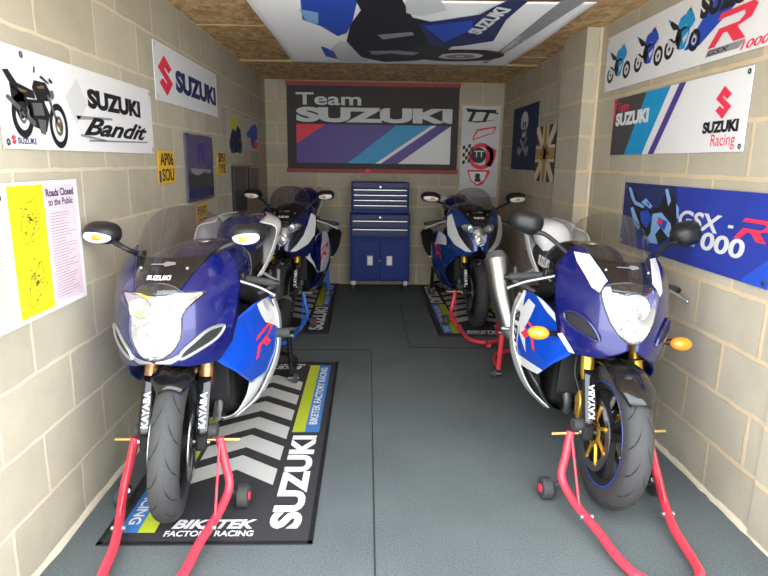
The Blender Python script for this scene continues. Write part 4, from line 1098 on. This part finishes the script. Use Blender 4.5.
pal3 = dict(base, nose='royal', side='royal', belly='royal', edge='navy', fork='gold', intake_rim='black', tank='navy', hump='navy', tail='white', hlrim='black')
HL3 = [(.700, .015), (.715, .034), (.74, .052), (.77, .060), (.80, .068), (.815, .105), (.835, .140), (.86, .150), (.878, .130), (.888, .085), (.893, .02)]
WHITEFIN = [(.200, .95), (.232, .925), (.242, .86), (.236, .77), (.190, .70), (.11, .655), (.065, .655), (.115, .71), (.160, .78), (.185, .86)]
DUAL = dict(sides=(-1, 1), pts=[(.19, 1.08, .40), (.25, 1.22, .52), (.275, 1.42, .64)], r=[.050, .075, .070], m='matte')
motorcycle(dict(label='dark blue sports motorcycle at rear right with white nose fins, by the tool chest', loc=(.95, 4.85, .006), rz=.02, pal=pal3, xhl=HL3, xsc=XSC, zmeet=.878,
    intake=[(.060, .672), (.10, .705), (.140, .765), (.165, .845), (.150, .85), (.115, .80), (.078, .735)], bowls=[(0, .755, .040), (-.08, .85, .028), (.08, .85, .028)], mirror=dict(MIR1, z=1.09, x=.38), tail=dict(w=.11, z=1.06, flare=.16),
    nose_decals=[('white_fin', 'white', WHITEFIN)], side_decals=[('white_flash', 'white', [(.0, .2), (.25, .35), (.35, .85), (.0, .75)]), ('red_letter', 'redink', R_UV)], muffler=DUAL))

pal4 = dict(pal3, nose='navy', side='white', edge='navy', belly='blue', screen='screen')
motorcycle(dict(label='white and blue sports motorcycle at rear left, partly hidden behind the front left one', loc=(-.70, 4.77, .006), rz=-.06, pal=pal4, xhl=HL3, xsc=XSC, zmeet=.878,
    intake=[(.060, .672), (.10, .705), (.140, .765), (.165, .845), (.150, .85), (.115, .80), (.078, .735)], bowls=[(0, .755, .040), (-.08, .85, .028), (.08, .85, .028)], mirror=dict(MIR1, z=1.10, x=.315, r=(.076, .05, .043)), tail=dict(w=.12, z=1.12, flare=.17),
    nose_decals=[('white_fin', 'white', WHITEFIN)], side_decals=[('blue_band', 'blue', [(.0, .25), (.9, .0), (1, .25), (.2, .6), (.0, .6)]), ('red_letter', 'redink', R_UV)], muffler=DUAL))


# ------------------------------------------------------------------ paddock stands
def front_stand(loc, rz, m, label):
    root = thing('front_paddock_stand', label, 'paddock stand', loc, rz, 'paddock stands holding up the motorcycles')
    # U shaped frame lying low in front, rising to the axle on both sides
    mb = MB(); pts = []
    for s_ in (-1, 1):
        arm = [(s_ * .165, .01, .315), (s_ * .185, -.01, .22), (s_ * .205, -.035, .13), (s_ * .185, -.13, .075), (s_ * .15, -.27, .045), (s_ * .135, -.40, .030), (s_ * .11, -.50, .030), (s_ * .05, -.555, .030), (0, -.56, .030)]
        mb2 = MB(); mb2.tube(arm, .017, 14, 5); mb2.build('arm', m, root)
        MB().tube([(s_ * .168, -.012, .30), (s_ * .178, -.16, .075)], .005, 8).build('tension_rod', m, root)
        MB().tube([(s_ * .115, .012, .305), (s_ * .245, .012, .305)], .007, 10).build('locating_bolt', 'brass', root)
        MB().tube([(s_ * .108, .012, .345), (s_ * .158, .012, .345)], .026, 20).build('rubber_cup', 'rubber', root)
        wh = MB(); wh.lathe([(s_ * .222, .010), (s_ * .222, .042), (s_ * .226, .046), (s_ * .262, .046), (s_ * .266, .042), (s_ * .266, .010)], (0, .03, .046), 'x', 24); wo_ = wh.build('wheel', 'rubber', root)
        MB().disk((s_ * .268, .03, .046), .018, .006, 'x', 16).build('wheel_hub', 'redink', wo_)
        MB().tube([(s_ * .20, -.02, .10), (s_ * .225, .03, .046)], .010, 10).build('wheel_axle', 'steel', root)
        MB().disk((s_ * .165, -.20, .058), .009, .05, 'x', 10).build('bolt', 'alloy', root)
    MB().tube([(0, -.56, .03), (0, -.66, .034)], .017, 14).build('handle', m, root)


def rear_stand(loc, rz, m, label, wheels='rubber'):
    root = thing('rear_paddock_stand', label, 'paddock stand', loc, rz, 'paddock stands holding up the motorcycles')
    for s_ in (-1, 1):
        MB().tube([(s_ * .215, 0, .31), (s_ * .22, .0, .20), (s_ * .225, .01, .065)], .017, 14, 4).build('upright', m, root)
        MB().tube([(s_ * .225, .01, .075), (s_ * .22, .16, .055), (s_ * .19, .34, .045), (s_ * .10, .44, .045), (0, .46, .045)], .015, 12, 5).build('arm', m, root)
        MB().tube([(s_ * .13, 0, .318), (s_ * .245, 0, .318)], .009, 12).build('axle_support', 'alloy', root)
        wh = MB(); wh.lathe([(s_ * .238, .008), (s_ * .238, .032), (s_ * .262, .032), (s_ * .262, .008)], (0, .01, .032), 'x', 20); wh.build('wheel', wheels, root)
        MB().tube([(s_ * .20, .01, .032), (s_ * .27, .01, .032)], .007, 10).build('wheel_axle', 'steel', root)
    MB().tube([(0, .46, .045), (0, .56, .05)], .015, 12).build('handle', m, root)


front_stand((-.742, 2.125, .006), .0, 'red', 'red front paddock stand under the front left motorcycle')
front_stand((1.015, 2.20, .0), .05, 'red', 'red front paddock stand under the front right motorcycle')
front_stand((.93, 4.85, .006), .0, 'red', 'red front paddock stand under the rear right motorcycle')
front_stand((-.70, 4.77, .006), -.05, 'standblue', 'blue front paddock stand under the rear left motorcycle')
rear_stand((-.70, 3.52, .006), -.06, 'gloss', 'black rear paddock stand under the front left motorcycle')
rear_stand((1.10, 3.60, 0), -.05, 'red', 'red rear paddock stand under the front right motorcycle')
rear_stand((.92, 6.1, .006), .02, 'gloss', 'black rear paddock stand under the rear right motorcycle')
rear_stand((-.63, 5.98, .006), -.06, 'standblue', 'blue rear paddock stand under the rear left motorcycle')

# ------------------------------------------------------------------ tool chest
root = thing('tool_cabinet', 'blue roller tool cabinet with two doors and casters against back wall', 'tool cabinet', (.137, 6.40, 0))
W, D = .645, .38
MB().box((0, 0, .355), (W, D, .47)).build('body', 'chest', root, bevel=.006)
MB().box((0, 0, .72), (W, D, .26)).build('drawer_case', 'chest', root, bevel=.006)
for i, z in enumerate((.655, .745)):
    d = MB().box((0, -D / 2 - .006, z), (W - .05, .016, .078)).build('drawer', 'chestface', root, bevel=.004)
    MB().box((0, -D / 2 - .020, z + .030), (W - .06, .016, .012)).build('drawer_pull', 'steel', d, bevel=.003)
MB().box((0, -D / 2 - .004, .815), (W - .03, .01, .05)).build('lock_rail', 'chestface', root, bevel=.003)
MB().disk((0, -D / 2 - .012, .815), .010, .012, 'y', 14).build('lock', 'steel', root)
for s_ in (-1, 1):
    d = MB().box((s_ * .146, -D / 2 - .007, .35), (.285, .016, .42)).build('door', 'chest', root, bevel=.004)
    MB().box((s_ * .105, -D / 2 - .019, .35), (.062, .012, .105)).build('handle', 'steel', d, bevel=.004)
    MB().box((s_ * .105, -D / 2 - .026, .35), (.040, .006, .080)).build('handle_recess', 'pvc', d)
MB().disk((0, -D / 2 - .016, .35), .006, .01, 'y', 12).build('lock', 'steel', root)
for sx_ in (-1, 1):
    for sy_ in (-1, 1):
        c = MB(); c.box((sx_ * .285, sy_ * .14, .095), (.05, .06, .05)); co = c.build('caster', 'alloy', root, bevel=.004)
        MB().lathe([(-.014, .008), (-.014, .04), (.014, .04), (.014, .008)], (sx_ * .285, sy_ * .14, .040), 'x', 20).build('caster_wheel', 'rubber', co)
root = thing('top_tool_chest', 'blue top tool chest of thin drawers standing on the roller tool cabinet', 'tool chest', (.137, 6.41, .851))
MB().box((0, 0, .165), (W - .03, .34, .33)).build('body', 'chest', root, bevel=.006)
MB().box((0, -.172, .300), (W - .045, .012, .055)).build('lid', 'chestface', root, bevel=.004)
MB().disk((0, -.182, .282), .010, .012, 'y', 14).build('lock', 'steel', root)
for z in (.235, .180, .125, .070):
    d = MB().box((0, -.176, z), (W - .07, .016, .046)).build('drawer', 'chestface', root, bevel=.003)
    MB().box((0, -.190, z + .016), (W - .08, .016, .011)).build('drawer_pull', 'steel', d, bevel=.003)
MB().box((0, -.172, .025), (W - .05, .012, .035)).build('plinth', 'chest', root, bevel=.003)
